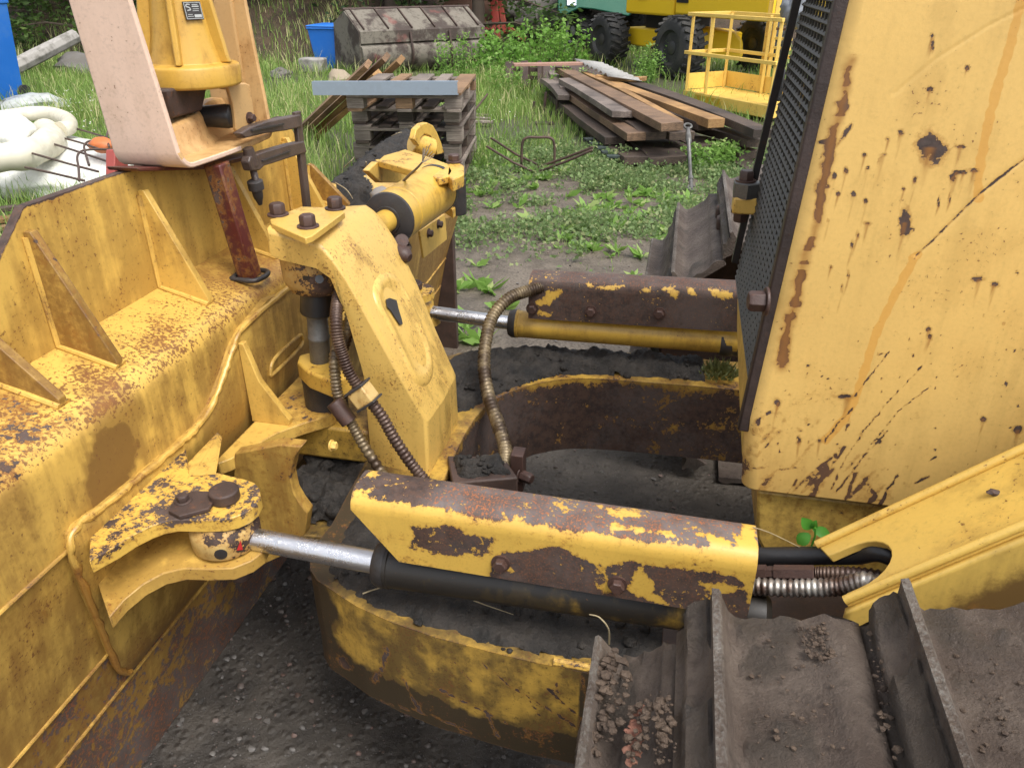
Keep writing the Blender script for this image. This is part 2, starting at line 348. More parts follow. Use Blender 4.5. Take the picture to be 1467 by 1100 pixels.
for y in ys:
    ring = []
    for p in bk:
        x, z = p; q = (x, y, z); ring.append(V(q))
        px, py = px_of(q); shelf = z > .93; r = 0; d = 0; s = 0; t = 0
        if shelf:
            s = .35 + .5 * sst(x, -1.07, -.97) * sst(1.75 - y, 0, .3) + .25 * sst(1.5 - y, 0, .5)
            r = .42 * sst(1.0 - y, -.05, .18) + .16 * sst(nz(q, 6), .05, .5)
            if 1.32 < y < 1.9: d = .45 * sst(.26 - abs(y - 1.6), 0, .16); t = .35 * sst(.24 - abs(y - 1.6), 0, .16)
        else:
            d = .18 + .25 * sst(nz((x, y * 2.4, z * .7), 3), -.1, .5)
            if inpoly(px, py, algae): d = .55 + .45 * min(1, edged(px, py, algae) / 30)
            if z < .76: d = max(d, .34); t = .25 * sst(.95 - y, 0, .3)
            if z < .457: r = .36 + .2 * sst(1.25 - y, 0, .3); d = .5
            if z < .323: r = .58 + .2 * sst(.25 - z, 0, .2) ; d = .45
        rs.append(r); dt.append(d); sk.append(s); stn.append(t)
    for p in front: ring.append(V((p[0], y, p[1]))); rs.append(.5); dt.append(.4); sk.append(0); stn.append(0)
    rings.append(ring)
mb.loft(rings, rust=rs, dirt=dt, speck=sk, stain=stn); mb.at['grey'] = [.9 * sst(.47 - p[2], 0, .03) for p in mb.v]
for y0, y1, t0, t1 in ((2.7, 3.22, .93, .67), (.3, -.22, .93, .67)):
    P = [(-.909, .7726), (-.971, .457), (-1.0, .323), (-1.065, 0)]
    ra = [V((-.945 if y1 > 3 else -.945, y0, t0))] + [V((x, y0, z)) for x, z in P] + [V((-1.10, y0, 0)), V((-1.15, y0, .65)), V((-1.12, y0, t0))]
    rb = [V((-.96, y1, t1))] + [V((x - .02, y1, min(z, t1 - .02))) for x, z in P] + [V((-1.10, y1, 0)), V((-1.15, y1, .5)), V((-1.13, y1, t1))]
    mb.loft([ra, rb], rust=[.16] * 16, dirt=[.55] * 16)
blade = mb.build('blade', M['blade'], dozer, smooth=30)
# spill plate on top of the blade
def ztop(y): return min(1.253, 1.0 + (y - .78) * .843, 1.253 if y < 2.02 else 1.253 - (y - 2.02) * 1.42 - .02 * math.sin(y * 60))
mb = MB(); rings = []; rs = []; dt = []
for k in range(150):
    y = .785 + k * (2.195 - .785) / 149; t = max(ztop(y), 1.002); zs = [.999 + (t - .999) * f for f in (0, .1, .25, .4, .55, .7, .85, .95)] + [t - .006, t - .0005]
    rings.append([V((-1.07, y, z)) for z in zs] + [V((-1.0715, y, t)), V((-1.087, y, t)), V((-1.088, y, 1.0))])
    rs += [.0] * 8 + [.12, .8, .9, .9, .3]; dt += [.28 * (1 - f) + .05 for f in (0, .1, .25, .4, .55, .7, .85, .95)] + [0] * 5
mb.loft(rings, rust=rs, dirt=dt); mb.build('spill_plate', M['yellow'], blade, smooth=30)
def gusset(y, zt, xt, rusty=0):
    mb = MB(); th = .017; zs_ = 1.0 - .285 * (xt + 1.07)
    P = [(-1.069, zt), (-1.0695, .999), (xt, zs_ + .001), (xt + .001, zs_ + .016), (-1.055, zt)]
    mb.prism([(x, y - th / 2, z) for x, z in P], (0, th, 0)); mb.at['rust'] = [rusty] * 10; mb.at['dirt'] = [.55 * bool(rusty)] * 10
    o = mb.build('gusset', M['yellow'], blade, bevel=.0015)
    w = MB()
    for s in (-1, 1): w.tube([(-1.067, y + s * .009, z) for z in (zt - .01, 1.1, 1.003)] + [(xt * .5 - 1.067 * .5, y + s * .009, .5 + zs_ / 2 + .003), (xt, y + s * .009, zs_ + .003)], .006, 8)
    w.build('weld', M['yellow'], o)
for a in ((.925, 1.09, -.955, .2), (1.07, 1.215, -.955, .27), (1.375, 1.21, -.958, 0), (1.685, 1.21, -.958, 0), (2.0, 1.2, -.955, 0), (2.13, 1.1, -.94, .1)): gusset(*a)
# raised centre plate on the back of the blade with its weld bead
BP = -.890
def bsurf(z): return -.909 if z > .7726 else -.909 - (.7726 - z) * .1967 if z > .457 else -.971 - (.457 - z) * .216
def PB(a, b, off=.018):
    d = ray(a, b); t = 1.0
    for i in range(60): z = EYE + d.z * t; t = (bsurf(z) + off) / d.x
    return V((0, 0, EYE)) + d * t
bp_px = [(190, 962), (172, 958), (150, 905), (125, 845), (108, 800), (103, 772), (115, 752), (150, 727), (200, 686), (255, 640), (285, 612), (305, 583), (322, 540), (336, 497), (350, 470), (392, 432), (425, 405)]
pts = [PB(a, b) for a, b in bp_px]; pts = [V((p.x, p.y, min(p.z, .935))) for p in pts]
half = [p for p in pts if p.y < 1.47] + [V((BP, 1.5, .935))]
zt_ = lambda y: max([p.z for p in []] + [0])
out = half + [V((p.x, 3.0 - p.y, p.z)) for p in half[::-1][1:]]
# plate as rows between its lower edge and its outline, following the slope of the blade
def pl_top(y):
    y = y if y < 1.5 else 3 - y; P = [p for p in half if 1]; best = .42
    for i in range(4, len(P) - 1):
        if min(P[i].y, P[i + 1].y) <= y <= max(P[i].y, P[i + 1].y) + 1e-6: f = (y - P[i].y) / (P[i + 1].y - P[i].y + 1e-9); best = max(best, P[i].z + f * (P[i + 1].z - P[i].z))
    return best
def pl_bot(y):
    y = y if y < 1.5 else 3 - y; P = half; 
    for i in range(0, 5):
        if P[i + 1].y <= y <= P[i].y: f = (y - P[i].y) / (P[i + 1].y - P[i].y - 1e-9); return P[i].z + f * (P[i + 1].z - P[i].z)
    return P[0].z
yl = min(p.y for p in half) + .002; mb = MB(); rings = []; dt = []; rs = []
for k in range(181):
    y = yl + (3 - 2 * yl) * k / 180; z0_, z1_ = pl_bot(y), pl_top(y); z1_ = max(z1_, z0_ + .004); rg = []
    for j in range(29):
        z = z0_ + (z1_ - z0_) * j / 28; off = .018 if 0 < j < 28 else .014; rg.append(V((bsurf(z) + off, y, z))); q = nz((y * 3, z * 5, 1), 1); dt.append(.22 + .3 * sst(q, 0, .5) + .35 * sst(.50 - z, 0, .12)); rs.append(.18 * sst(.48 - z, 0, .1))
    for z in (z1_, z0_): rg.append(V((bsurf(z) - .02, y, z))); dt.append(.4); rs.append(.2)
    rings.append(rg)
mb.loft(rings, dirt=dt, rust=rs); mb.build('back_plate', M['blade'], blade, smooth=40)
bd_ = []
for p in spline(pts, 110): bd_.append(V((max(p.x, bsurf(p.z)) - .004, p.y, p.z)))
mb = MB(); mb.tube([p + V((nz(p, 60), nz(p, 70), nz(p, 50))) * .003 for p in bd_], [.0066 + .0034 * nz(p, 70) for p in bd_], 9)
mb.at['rust'] = [.30 if p[2] < .75 else .16 for p in mb.v]; mb.at['stain'] = [.7 if p[2] < .74 else .25 for p in mb.v]; mb.build('weld_bead', M['blade'], blade)
for z, x in ((.7726, -.909), (.457, -.971), (.323, -1.0)):
    mb = MB(); P = [V((x + .001 - .02 * max(0, (.3 + 2.9 * k / 40 - 2.7) / .52), .3 + 2.9 * k / 40, z)) for k in range(41)]
    if z > .7: P = [V((x + .001, .3 + .56 * k / 40, z)) for k in range(41)]
    mb.tube(P, .0042, 8); mb.at['rust'] = [.26] * len(mb.v); mb.at['dirt'] = [.35] * len(mb.v); mb.build('seam', M['blade'], blade)
mb = MB(); sl = [PX(a, b, -.889) for a, b in ((387, 538), (392, 515), (425, 483), (432, 482), (430, 496), (396, 531))]
mb.tube(spline(sl + [sl[0]], 40), .0045, 8); mb.build('slot_rim', M['blade'], blade)
# lugs for the angling rams
def lug(mir):
    f = (lambda p: V((p.x, 3.0 - p.y, p.z))) if mir else (lambda p: p)
    C = V((-.735, .966, 0))
    up = [(127, 803), (145, 793), (167, 781), (190, 766), (214, 754), (230, 748), (250, 744), (294, 745), (318, 744), (337, 740), (355, 732), (367, 722), (373, 710), (371, 699), (364, 691), (350, 686), (337, 683), (309, 676), (270, 678)]
    P = [PZ(a, b, .775) for a, b in up] + [V((-.90, 1.12, .775)), PB(126, 800, .0)]
    P = [V((max(p.x, -.90), p.y, .775)) for p in P]
    mb = MB(); mb.prism([f(p) for p in P], (0, 0, -.027)); n = len(P); mb.at['rust'] = [.56] * n + [.05] * n
    o = mb.build('lug_plate', M['cover'], blade, bevel=.002)
    pw = MB(); pw.prism([f(p) for p in (V((-.872, 1.0, .776)), V((-.872, 1.175, .848)), V((-.862, 1.18, .848)), V((-.80, 1.10, .776)), V((-.83, 1.0, .776)))], (0, 0, -.004)) if 0 else pw.prism([f(PX(243, 690, -.871)), f(PX(311, 619, -.871)), f(PX(316, 624, -.871)), f(PZ(307, 676, .776)), f(PZ(272, 679, .776))], (.006, -.006, 0))
    pw.build('fin', M['yellow'], o)
    lo = [(152, 873), (175, 852), (205, 836), (235, 826), (265, 822), (300, 824), (335, 824), (362, 815), (378, 803), (384, 790), (375, 775), (330, 768)]
    P = [PZ(a, b, .668) for a, b in lo] + [V((-.915, 1.06, .668)), PB(150, 866, .0)]
    P = [V((p.x, p.y, .650 + .037 * sst(p.y, .78, .93))) for p in P]
    mb = MB(); mb.prism([f(p) for p in P], (0, 0, -.027)); mb.at['rust'] = [.1] * len(mb.v); mb.at['dirt'] = [.3] * len(mb.v)
    mb.build('lug_plate', M['yellow'], blade, bevel=.002)
    pin = MB(); c = f(V((-.728, .975, .775))); pin.cyl(c, c + V((0, 0, .022)), .026, 24); pin.cyl(c - V((0, 0, .18)), c, .02, 20); po = pin.build('pivot_pin', M['rust'], blade, bevel=.003)
    kp = MB(); k = [V((-.812, .955, .776)), V((-.80, .915, .776)), V((-.772, .905, .776)), V((-.735, .935, .776)), V((-.742, .985, .776)), V((-.79, .975, .776))]
    kp.prism([f(q) for q in k], (0, 0, .008)); kp.bolt(f(V((-.79, .945, .784))), (0, 0, 1), .011, .011); kp.build('keeper_plate', M['rust'], po, bevel=.0015)
lug(0); lug(1)
# bracket that carries the tower and the plates round the ball joint
mb = MB(); P = [PZ(a, b, .70) for a, b in ((312, 664), (330, 657), (360, 641), (394, 621), (435, 606), (470, 596), (480, 590), (474, 580), (455, 566), (431, 547))] + [V((-.885, 1.62, .70)), V((-.885, 1.18, .70))]
mb.prism(P, (0, 0, -.03)); mb.at['rust'] = [.30] * len(P) + [.1] * len(P); mb.build('tower_bracket', M['yellow'], blade, bevel=.002)
mb = MB(); a, b, c = PX(350, 484, BP), V((BP, 1.352, .70)), PY(416, 604, 1.352)
mb.prism([V((BP, 1.343, a.z)), V((BP, 1.343, .70)), V((c.x, 1.343, .70)), V((c.x + .002, 1.343, .713)), V((BP + .035, 1.343, a.z - .09)), V((BP + .012, 1.343, a.z))], (0, .017, 0)); mb.build('gusset', M['yellow'], blade, bevel=.0015)
mb = MB()
P = [PY(a, b, 1.2) for a, b in ((330, 830), (335, 650), (400, 637), (432, 640), (421, 655), (415, 680), (420, 705), (430, 722), (440, 735), (436, 765), (418, 790))]
mb.prism(P, (0, .03, 0)); mb.at['dirt'] = [.42] * len(mb.v); mb.at['rust'] = [.34] * len(mb.v); mb.build('cheek_plate', M['blade'], blade, bevel=.003)
mb = MB(); mb.prism([V((-.87, 1.2, .50)), V((-.66, 1.2, .52)), V((-.58, 1.32, .52)), V((-.6, 1.75, .52)), V((-.87, 1.78, .50))], (0, 0, -.03)); mb.at['dirt'] = [.5] * 10; mb.build('floor_plate', M['frame'], blade, bevel=.003)
mb = MB(); mb.box((-.74, 1.53, .625), (.22, .26, .09)); bh = mb.build('ball_housing', M['frame'], blade, bevel=.008)
# bracket, clevis and hook at the far end of the blade top
mb = MB(); P = [PZ(a, b, 1.115) for a, b in ((541, 230), (549, 223), (580, 214), (612, 224), (642, 235), (648, 245), (644, 252), (629, 256), (587, 243))]
mb.prism(P, (0, 0, -.02)); P2 = [PZ(a, b, 1.115) for a, b in ((642, 235), (655, 232), (664, 237), (664, 250), (648, 258), (640, 250))]; mb.prism(P2, (0, 0, -.034))
P3 = [PZ(a, b, .965) for a, b in ((625, 285), (640, 268), (655, 270), (667, 275), (665, 285), (648, 300))]; mb.prism(P3, (0, 0, -.03)); mb.at['rust'] = [.25] * len(mb.v)
clev = mb.build('tilt_clevis', M['cover'], blade, bevel=.003)
mb = MB(); c = PZ(652, 272, 1.08); c = PX(653, 274, -.66); mb.lathe(c, (0, 0, 1), [(-.07, .031), (.04, .031), (.041, .024), (.075, .024)], 24); mb.build('pivot_pin', M['darksteel'], clev, bevel=.002); mb = MB(); mb.bolt(PZ(650, 232, 1.117), (0, 0, 1), .017, .018); mb.build('bolt', M['bolt'], clev, bevel=.001)
mb = MB(); mb.prism([V((-1.05, 1.98, .985)), V((-.90, 1.98, .965)), V((-.90, 2.5, .965)), V((-1.05, 2.5, .985))], (0, 0, -.03)); mb.prism([PX(a, b, -.86) for a, b in ((540, 232), (527, 245), (545, 262), (600, 262), (600, 236))], (-.02, 0, 0)); mb.build('deck_plate', M['yellow'], blade, bevel=.003)
mb = MB(); hp = [(593, 200), (596, 186), (604, 178), (612, 176), (620, 180), (626, 190), (632, 205), (636, 220), (626, 222), (622, 205), (616, 195), (608, 192), (602, 198), (600, 210)]
mb.prism([PX(a, b, -.83) for a, b in hp], (-.022, .01, 0)); mb.tube([PX(590, 204, -.87), PX(618, 214, -.82)], .035, 16); mb.at['rust'] = [.22] * len(mb.v); mb.build('lifting_eye', M['cover'], blade, bevel=.003)
mb = MB(); mb.prism([PX(a, b, -.80) for a, b in ((601, 331), (637, 307), (640, 343), (607, 370))], (-.008, 0, 0))
bp = mb.build('bolted_plate', M['yellow'], blade, bevel=.001)
for a in ((613, 334), (627, 321)): mb = MB(); mb.bolt(PX(*a, -.80), (1, 0, -.1), .012, .014); mb.build('bolt', M['bolt'], bp)
mb = MB(); mb.box((-1.055, 3.235, .33), (.20, .035, .68)); mb.build('end_plate', M['rust'], blade, bevel=.004)
# --- push frame (C-frame)
outer = [(.9, .88), (.3, .885), (-.053, .89), (-.15, .893), (-.232, .90), (-.33, .912), (-.416, .93), (-.49, .953), (-.55, .982), (-.59, 1.0), (-.615, 1.025), (-.63, 1.06), (-.636, 1.10), (-.63, 1.16), (-.64, 1.3), (-.65, 1.42)]
inner = [(-.45, 1.42), (-.445, 1.36), (-.43, 1.278), (-.405, 1.23), (-.379, 1.196), (-.33, 1.145), (-.28, 1.112), (-.23, 1.09), (-.17, 1.078), (-.1, 1.072), (.1, 1.065), (.9, 1.06)]
FT, FB = .59, .355
def sym(P): return [(x, 3.0 - y) for x, y in P][::-1]
ring = outer + sym(outer) + sym(inner)[::1] + inner
loop = outer + sym(outer) + sym(inner) + inner[::1]
# loop order: near outer rear -> nose -> far outer rear -> far inner rear -> nose -> near inner rear
loop = outer + sym(outer) + [(x, 3.0 - y) for x, y in inner[::-1]] + inner
def densify(P, st):
    o = []
    for i in range(len(P)):
        a, b = V((*P[i], 0)), V((*P[(i + 1) % len(P)], 0)); n = max(1, int((b - a).length / (st if a.x < .25 else .06))); o += [tuple(a.lerp(b, k / n))[:2] for k in range(n)]
    return o
no_p = len(outer) * 2; first_in = loop[no_p]; loop = densify(loop, .007); no = min(range(len(loop)), key=lambda i: math.dist(loop[i], first_in)); N = len(loop)
scr = [[(430 + a / 2.56, 673 + b / 2.56) for a, b in P] for P in ([(315, 660), (305, 715), (270, 770)], [(380, 760), (400, 820), (432, 875)], [(150, 695), (178, 725)], [(930, 760), (946, 805), (915, 810)], [(905, 800), (990, 880), (1012, 892)], [(680, 885), (722, 975)], [(660, 705), (780, 800), (900, 870), (1015, 945)], [(830, 830), (880, 905)], [(1040, 790), (1050, 850), (1030, 940)], [(560, 700), (640, 790)], [(480, 790), (620, 860), (760, 930)], [(300, 850), (480, 900), (620, 960)])]
scw = [2.4, 1.6, 3, 1.4, 1.2, 2.0, .8, .8, 1.6, .7, .7, .8]
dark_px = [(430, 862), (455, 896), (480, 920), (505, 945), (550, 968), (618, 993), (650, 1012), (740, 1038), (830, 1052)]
mb = MB(); levels = [(FB, 0), (FB + .003, 0)] + [(FB + .008 + .0068 * i, 0) for i in range(30)] + [(FT - .004, 0), (FT, 0)]
vs = []; rs = []; dt = []
for z, _ in levels:
    for i, (x, y) in enumerate(loop):
        inn = i >= no; jj = .002 * nz((x, y, z), 9); q = (x + jj, y + jj, z); vs.append(q); r = (.78 if x < .0 or y < 1.5 else .66) if inn else .03; d = .45 if inn else .24
        if not inn and y < 1.5 and x < .2:
            a, b = px_of(q)
            for P, w in zip(scr, scw):
                e = dpath(a, b, P)
                if e < w * 2.2: r = max(r, .56 + .3 * (1 - e / w)); 
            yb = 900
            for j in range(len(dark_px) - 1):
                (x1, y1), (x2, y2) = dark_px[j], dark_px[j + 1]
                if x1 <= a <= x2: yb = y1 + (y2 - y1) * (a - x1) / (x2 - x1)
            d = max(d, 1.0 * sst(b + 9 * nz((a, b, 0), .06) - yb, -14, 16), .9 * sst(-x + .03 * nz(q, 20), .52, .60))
            if z > FT - .006: d = max(d, .3)
        if inn and z > FT - .005: r = .33; d = .2
        rs.append(r); dt.append(d)
fs = []
for k in range(len(levels) - 1):
    for i in range(N): j = (i + 1) % N; fs.append((k * N + i, k * N + j, (k + 1) * N + j, (k + 1) * N + i))
fs += [tuple(range(N))[::-1], tuple(range((len(levels) - 1) * N, len(levels) * N))]
mb.add(vs, fs, rust=rs, dirt=dt); frame = mb.build('push_frame', M['frame'], dozer, smooth=40)
lip = MB(); P = [V((x, y + .004, FT + .004)) for x, y in [(.5, .886), (.1, .89), (-.053, .893), (-.12, .895)]]; lip.tube(P, .0075, 8); lip.at['rust'] = [.36] * len(lip.v); lip.build('edge_lip', M['cover'], frame)
blk = MB(); P = [PZ(a, b, .605) for a, b in ((640, 652), (648, 692), (742, 684), (722, 654))]; blk.prism(P, (0, 0, -.12)); bo = blk.build('hose_block', M['rust'], frame, bevel=.004)
blk = MB(); blk.box(PZ(742, 672, .58), (.03, .04, .10)); blk.bolt(PZ(745, 680, .575), (.9, -.4, 0), .014, .03); blk.build('bolted_clip', M['bolt'], bo, bevel=.002)
# --- tower
re_px = [(446, 345), (458, 353), (472, 368), (493, 397), (513, 431), (540, 476), (575, 540), (612, 607)]
rear = [PY(a, b, 1.38) for a, b in re_px]; rear = [(p.x, p.z) for p in rear] + [(-.485, .55), (-.485, .45)]
frn = [(-.64, .45), (-.632, .62), (-.632, .80), (-.648, .93), (-.664, 1.01), (-.68, 1.055), (-.71, 1.074), (-.79, 1.085), (-.812, 1.095)]
prof = [(-.808, 1.143), (-.76, 1.134)] + rear + frn
mb = MB(); rings = []
for y, ins, d in ((1.385, .012, 1), (1.39, .003, 1), (1.40, 0, 0), (1.5, -.004, 0), (1.60, 0, 0), (1.612, .003, 1), (1.62, .012, 1)):
    cx, cz = -.64, .85; rg = []
    for i, (x, z) in enumerate(prof):
        isr = 1 < i < 2 + len(rear); yy = y
        if x < -.72 and y > 1.5: yy = 1.49 + (y - 1.49) * (1 - .6 * (-.72 - x) / .1)
        if not isr and i > 1 and z < 1.0: yy = 1.5 + (yy - 1.5) * .86
        if yy > 1.5: yy = 1.5 + (yy - 1.5) * (1 + .5 * sst(z, .68, 1.02) * (1 if x > -.74 else .3))
        if z < .75: yy = 1.5 + (yy - 1.5) * (1 + .18 * (.75 - z) / .3)
        dx, dz = cx - x, cz - z; l = math.hypot(dx, dz); rg.append(V((x + dx / l * ins, yy, z + dz / l * ins)))
    rings.append(rg)
mb.loft(rings); tw = mb.build('tower', M['cast'], dozer, smooth=0, bevel=.014, seg=4)
for p in tw.data.polygons: p.use_smooth = True
tw.modifiers['bevel'].angle_limit = math.radians(24)
# raised oval pad on the tower's rear face
rp = [V((x, 0, z)) for x, z in rear]
def on_rear(z):
    for i in range(len(rear) - 1):
        (x0, z0), (x1, z1) = rear[i], rear[i + 1]
        if z1 <= z <= z0: t = (z0 - z) / (z0 - z1 + 1e-9); return x0 + (x1 - x0) * t
    return -.485
def PREAR(a, b):
    d = ray(a, b); t = 1.5
    for i in range(80): t += .3 * ((on_rear(EYE + d.z * t)) / d.x - t)
    return V((0, 0, EYE)) + d * t
ov = [PREAR(340 + a / 2.341, 250 + b / 2.341) for a, b in ((457, 400), (462, 368), (478, 346), (500, 338), (522, 345), (545, 370), (575, 425), (605, 490), (635, 570), (647, 630), (646, 668), (632, 692), (612, 697), (590, 682), (562, 630), (530, 560), (495, 490), (468, 440))]
ov = spline(ov + [ov[0]], 61)[:-1]; oc = V((0, 0, 0))
for p in ov: oc += p / len(ov)
def on_s(p): return V((on_rear(p.z), p.y, p.z))
mb = MB(); rings = []
for k, h in ((1.10, -.003), (1.05, .003), (1.0, .0065), (.92, .0075), (.85, .0065), (.79, .0025), (.5, .002), (.02, .002)): rings.append([on_s(oc + (p - oc) * k) + V((h * .85, 0, h * .5)) for p in ov])
mb.loft(rings, caps=False); mb.build('oval_pad', M['cast'], tw, smooth=60)
mb = MB(); mb.sheet(lambda u, v: V((on_rear(.935 + v) + .0125, 1.495 + u + .10 * -v * .35, .935 + v)), [-.02 + .0016 * i for i in range(26)], [-.055 + .0016 * i for i in range(66)], rust=lambda u, v: .85 if (abs(u - .002) < .011 + .006 * nz((v * 40, 1, 1), 1) and -.045 < v < .03) else .0) if 0 else None
mb = MB(); P = [PREAR(a, b) for a, b in ((549, 431), (554, 429), (564, 432), (567, 445), (571, 458), (573, 466), (569, 467), (561, 455), (556, 447), (551, 442))]
P = [V((on_rear(p.z) + .005, p.y, p.z + .003)) for p in P]; mb.prism(P, (.0015, 0, .001)); mb.build('bare_patch', M['darksteel'], tw)
mb = MB(); P = [V((-.822, 1.435, 1.142)), V((-.70, 1.345, 1.121)), V((-.672, 1.365, 1.119)), V((-.672, 1.535, 1.119)), V((-.70, 1.56, 1.121))]; P = [PZ(a, b, 1.149) for a, b in ((386, 314), (388, 320), (437, 341), (446, 338), (493, 304), (488, 299), (470, 295))]
mb.prism(P, (0, 0, -.014)); cap = mb.build('cap_plate', M['yellow'], tw, bevel=.002)
for a in ((398, 308), (441, 325), (480, 299)): mb = MB(); mb.bolt(PZ(*a, 1.149), (0, 0, 1), .0165, .022); mb.build('bolt', M['bolt'], cap, bevel=.001)
mb = MB(); mb.lathe(PY(416, 351, 1.397), (-.35, -1, 0), [(-.01, .012), (.004, .0125), (.009, .010), (.011, .004)], 14); mb.build('grease_plug', M['cast'], tw)
# --- tilt link under the tower head
mb = MB(); rg = []
for k, (dz, s) in enumerate(((-.055, .62), (-.048, .82), (-.025, 1), (.025, 1.03), (.045, .98))): rg.append([V((-.745 + .062 * s * math.cos(a) * (1.15 if math.cos(a) < 0 else 1), 1.455 + .058 * s * math.sin(a), 1.038 + dz)) for a in [i * math.pi / 12 for i in range(24)]])
mb.loft(rg); lk = mb.build('link_head', M['flaked'], dozer, smooth=50)
mb = MB(); mb.cyl((-.742, 1.45, 1.0), (-.752, 1.45, .935), .036, 20); mb.build('seal_boot', M['rubber'], lk, bevel=.004)
mb = MB(); mb.lathe((-.75, 1.45, .95), (-.06, .02, -1), [(0, .023), (.07, .023), (.072, .0245), (.078, .0245), (.08, .023), (.2, .0235)], 24); mb.build('rod', M['greysteel'], lk)
mb = MB(); p = PY(414, 395, 1.40); mb.box(PY(438, 398, 1.397), (.014, .002, .008)); mb.cyl(PY(457, 400, 1.42), PY(457, 400, 1.397), .009, 14); mb.build('grease_port', M['rubber'], lk)
mb = MB(); P = [PZ(a, b, .815) for a, b in ((425, 518), (428, 508), (440, 505), (470, 505), (500, 515), (505, 535), (480, 548), (440, 532))]; mb.prism(P, (0, 0, -.045)); mb.at['rust'] = [.12] * len(mb.v); mb.build('lower_lug', M['cover'], lk, bevel=.006, seg=3)
mb = MB(); mb.cyl((-.76, 1.46, .77), (-.76, 1.46, .69), .05, 20); mb.build('ball_pin', M['darksteel'], lk)
# --- tilt ram
A, B = PX(557, 314, -.685), PX(628, 268, -.67); ax = (B - A).normalized()
mb = MB(); mb.lathe(A, ax, [(-.004, .05), (0, .066), (.05, .066), (.053, .064), (.058, .064), (.061, .066), (.31, .066), (.32, .068), (.345, .068), (.37, .05)], 40); tr = mb.build('tilt_ram', M['cylinder'], dozer, smooth=30)
mb = MB(); mb.lathe(A + ax * -.004, ax, [(-.010, .036), (-.002, .065), (.004, .067)], 40); mb.lathe(A, ax, [(-.018, .030), (-.018, .034), (-.006, .038)], 30); mb.build('gland', M['darksteel'], tr)
mb = MB(); mb.cyl(A - ax * .15, A, .028, 24); mb.at['rust'] = [.05] * len(mb.v); mb.build('piston_rod', M['cylinder'], tr)
mb = MB(); mb.lathe(A + ax * .325, ax, [(0, .0692), (.02, .0692), (.03, .055)], 32); mb.build('end_cap', M['darksteel'], tr)
mb = MB(); mb.lathe(PX(577, 365, -.62), (1, -.3, -.3), [(-.02, .018), (0, .02), (.012, .018), (.02, .01)], 18); mb.tube([PX(575, 345, -.64), PX(580, 355, -.66), PX(577, 365, -.62)], .017, 12); mb.build('hose_elbow', M['bolt'], tr)
# --- angling rams
near_rust = [(490, 640), (500, 709), (547, 719), (597, 724), (657, 735), (724, 748), (780, 753), (847, 763), (914, 774), (980, 783), (1030, 786), (1090, 782), (1090, 700)]
near_p1 = [(590, 755), (637, 753), (670, 765), (711, 769), (714, 775), (701, 789), (691, 799), (667, 794), (637, 797), (610, 790), (587, 785), (592, 770)]
near_p2 = [(704, 796), (720, 789), (751, 791), (781, 784), (805, 786), (831, 798), (863, 807), (897, 804), (930, 807), (967, 814), (1014, 820), (1054, 825), (1067, 838), (1080, 900), (700, 860)]
near_y = [[(914, 814), (937, 834), (934, 847), (958, 868), (914, 854), (897, 844)], [(1005, 836), (1040, 835), (1068, 843), (1040, 850)], [(996, 866), (1015, 858), (1030, 858), (1015, 872)], [(705, 797), (720, 806), (735, 815), (712, 816)], [(855, 838), (875, 832), (885, 845), (865, 850)]]
near_top_y = [zl(q, 780, 640) for q in ([(235, 255), (380, 280), (400, 300), (290, 290)], [(260, 335), (440, 350), (560, 385), (300, 352)], [(700, 380), (780, 400), (800, 430), (720, 440)], [(850, 330), (900, 330), (900, 460), (820, 430), (850, 400)])] + [zl([(345, 195), (430, 180), (380, 215)], 390, 640), zl([(415, 105), (450, 105), (440, 122), (410, 122)], 390, 640)]
def nrust(p):
    a, b = px_of(p); r = -.12
    def f(P, s=5.): return (min(1, edged(a, b, P) / s) if inpoly(a, b, P) else -min(1, edged(a, b, P) / s))
    r = max(r, .5 + .40 * max(f(near_rust), f(near_p1), f(near_p2)))
    y = max(f(q) for q in near_y + near_top_y); r = min(r, .5 - .40 * y) if y > -1 else r
    return r
far_y = [zl(q, 640, 350) for q in ([(335, 155), (352, 160), (345, 205), (335, 210)], [(430, 205), (500, 195), (500, 215), (450, 240), (440, 262), (395, 270), (380, 245)], [(385, 285), (450, 295), (450, 310), (390, 300)], [(600, 172), (760, 180), (700, 195), (640, 195)], [(828, 182), (875, 185), (860, 208), (828, 205)], [(920, 190), (975, 185), (995, 205), (985, 230), (955, 222), (960, 205)], [(1028, 180), (1070, 190), (1072, 232), (1035, 222)], [(1108, 185), (1160, 190), (1235, 215), (1225, 228), (1150, 230)])]
def frust(p):
    a, b = px_of(p); y = max((min(1, edged(a, b, P) / 4.) if inpoly(a, b, P) else -min(1, edged(a, b, P) / 4.)) for P in far_y); return .56 - .40 * y
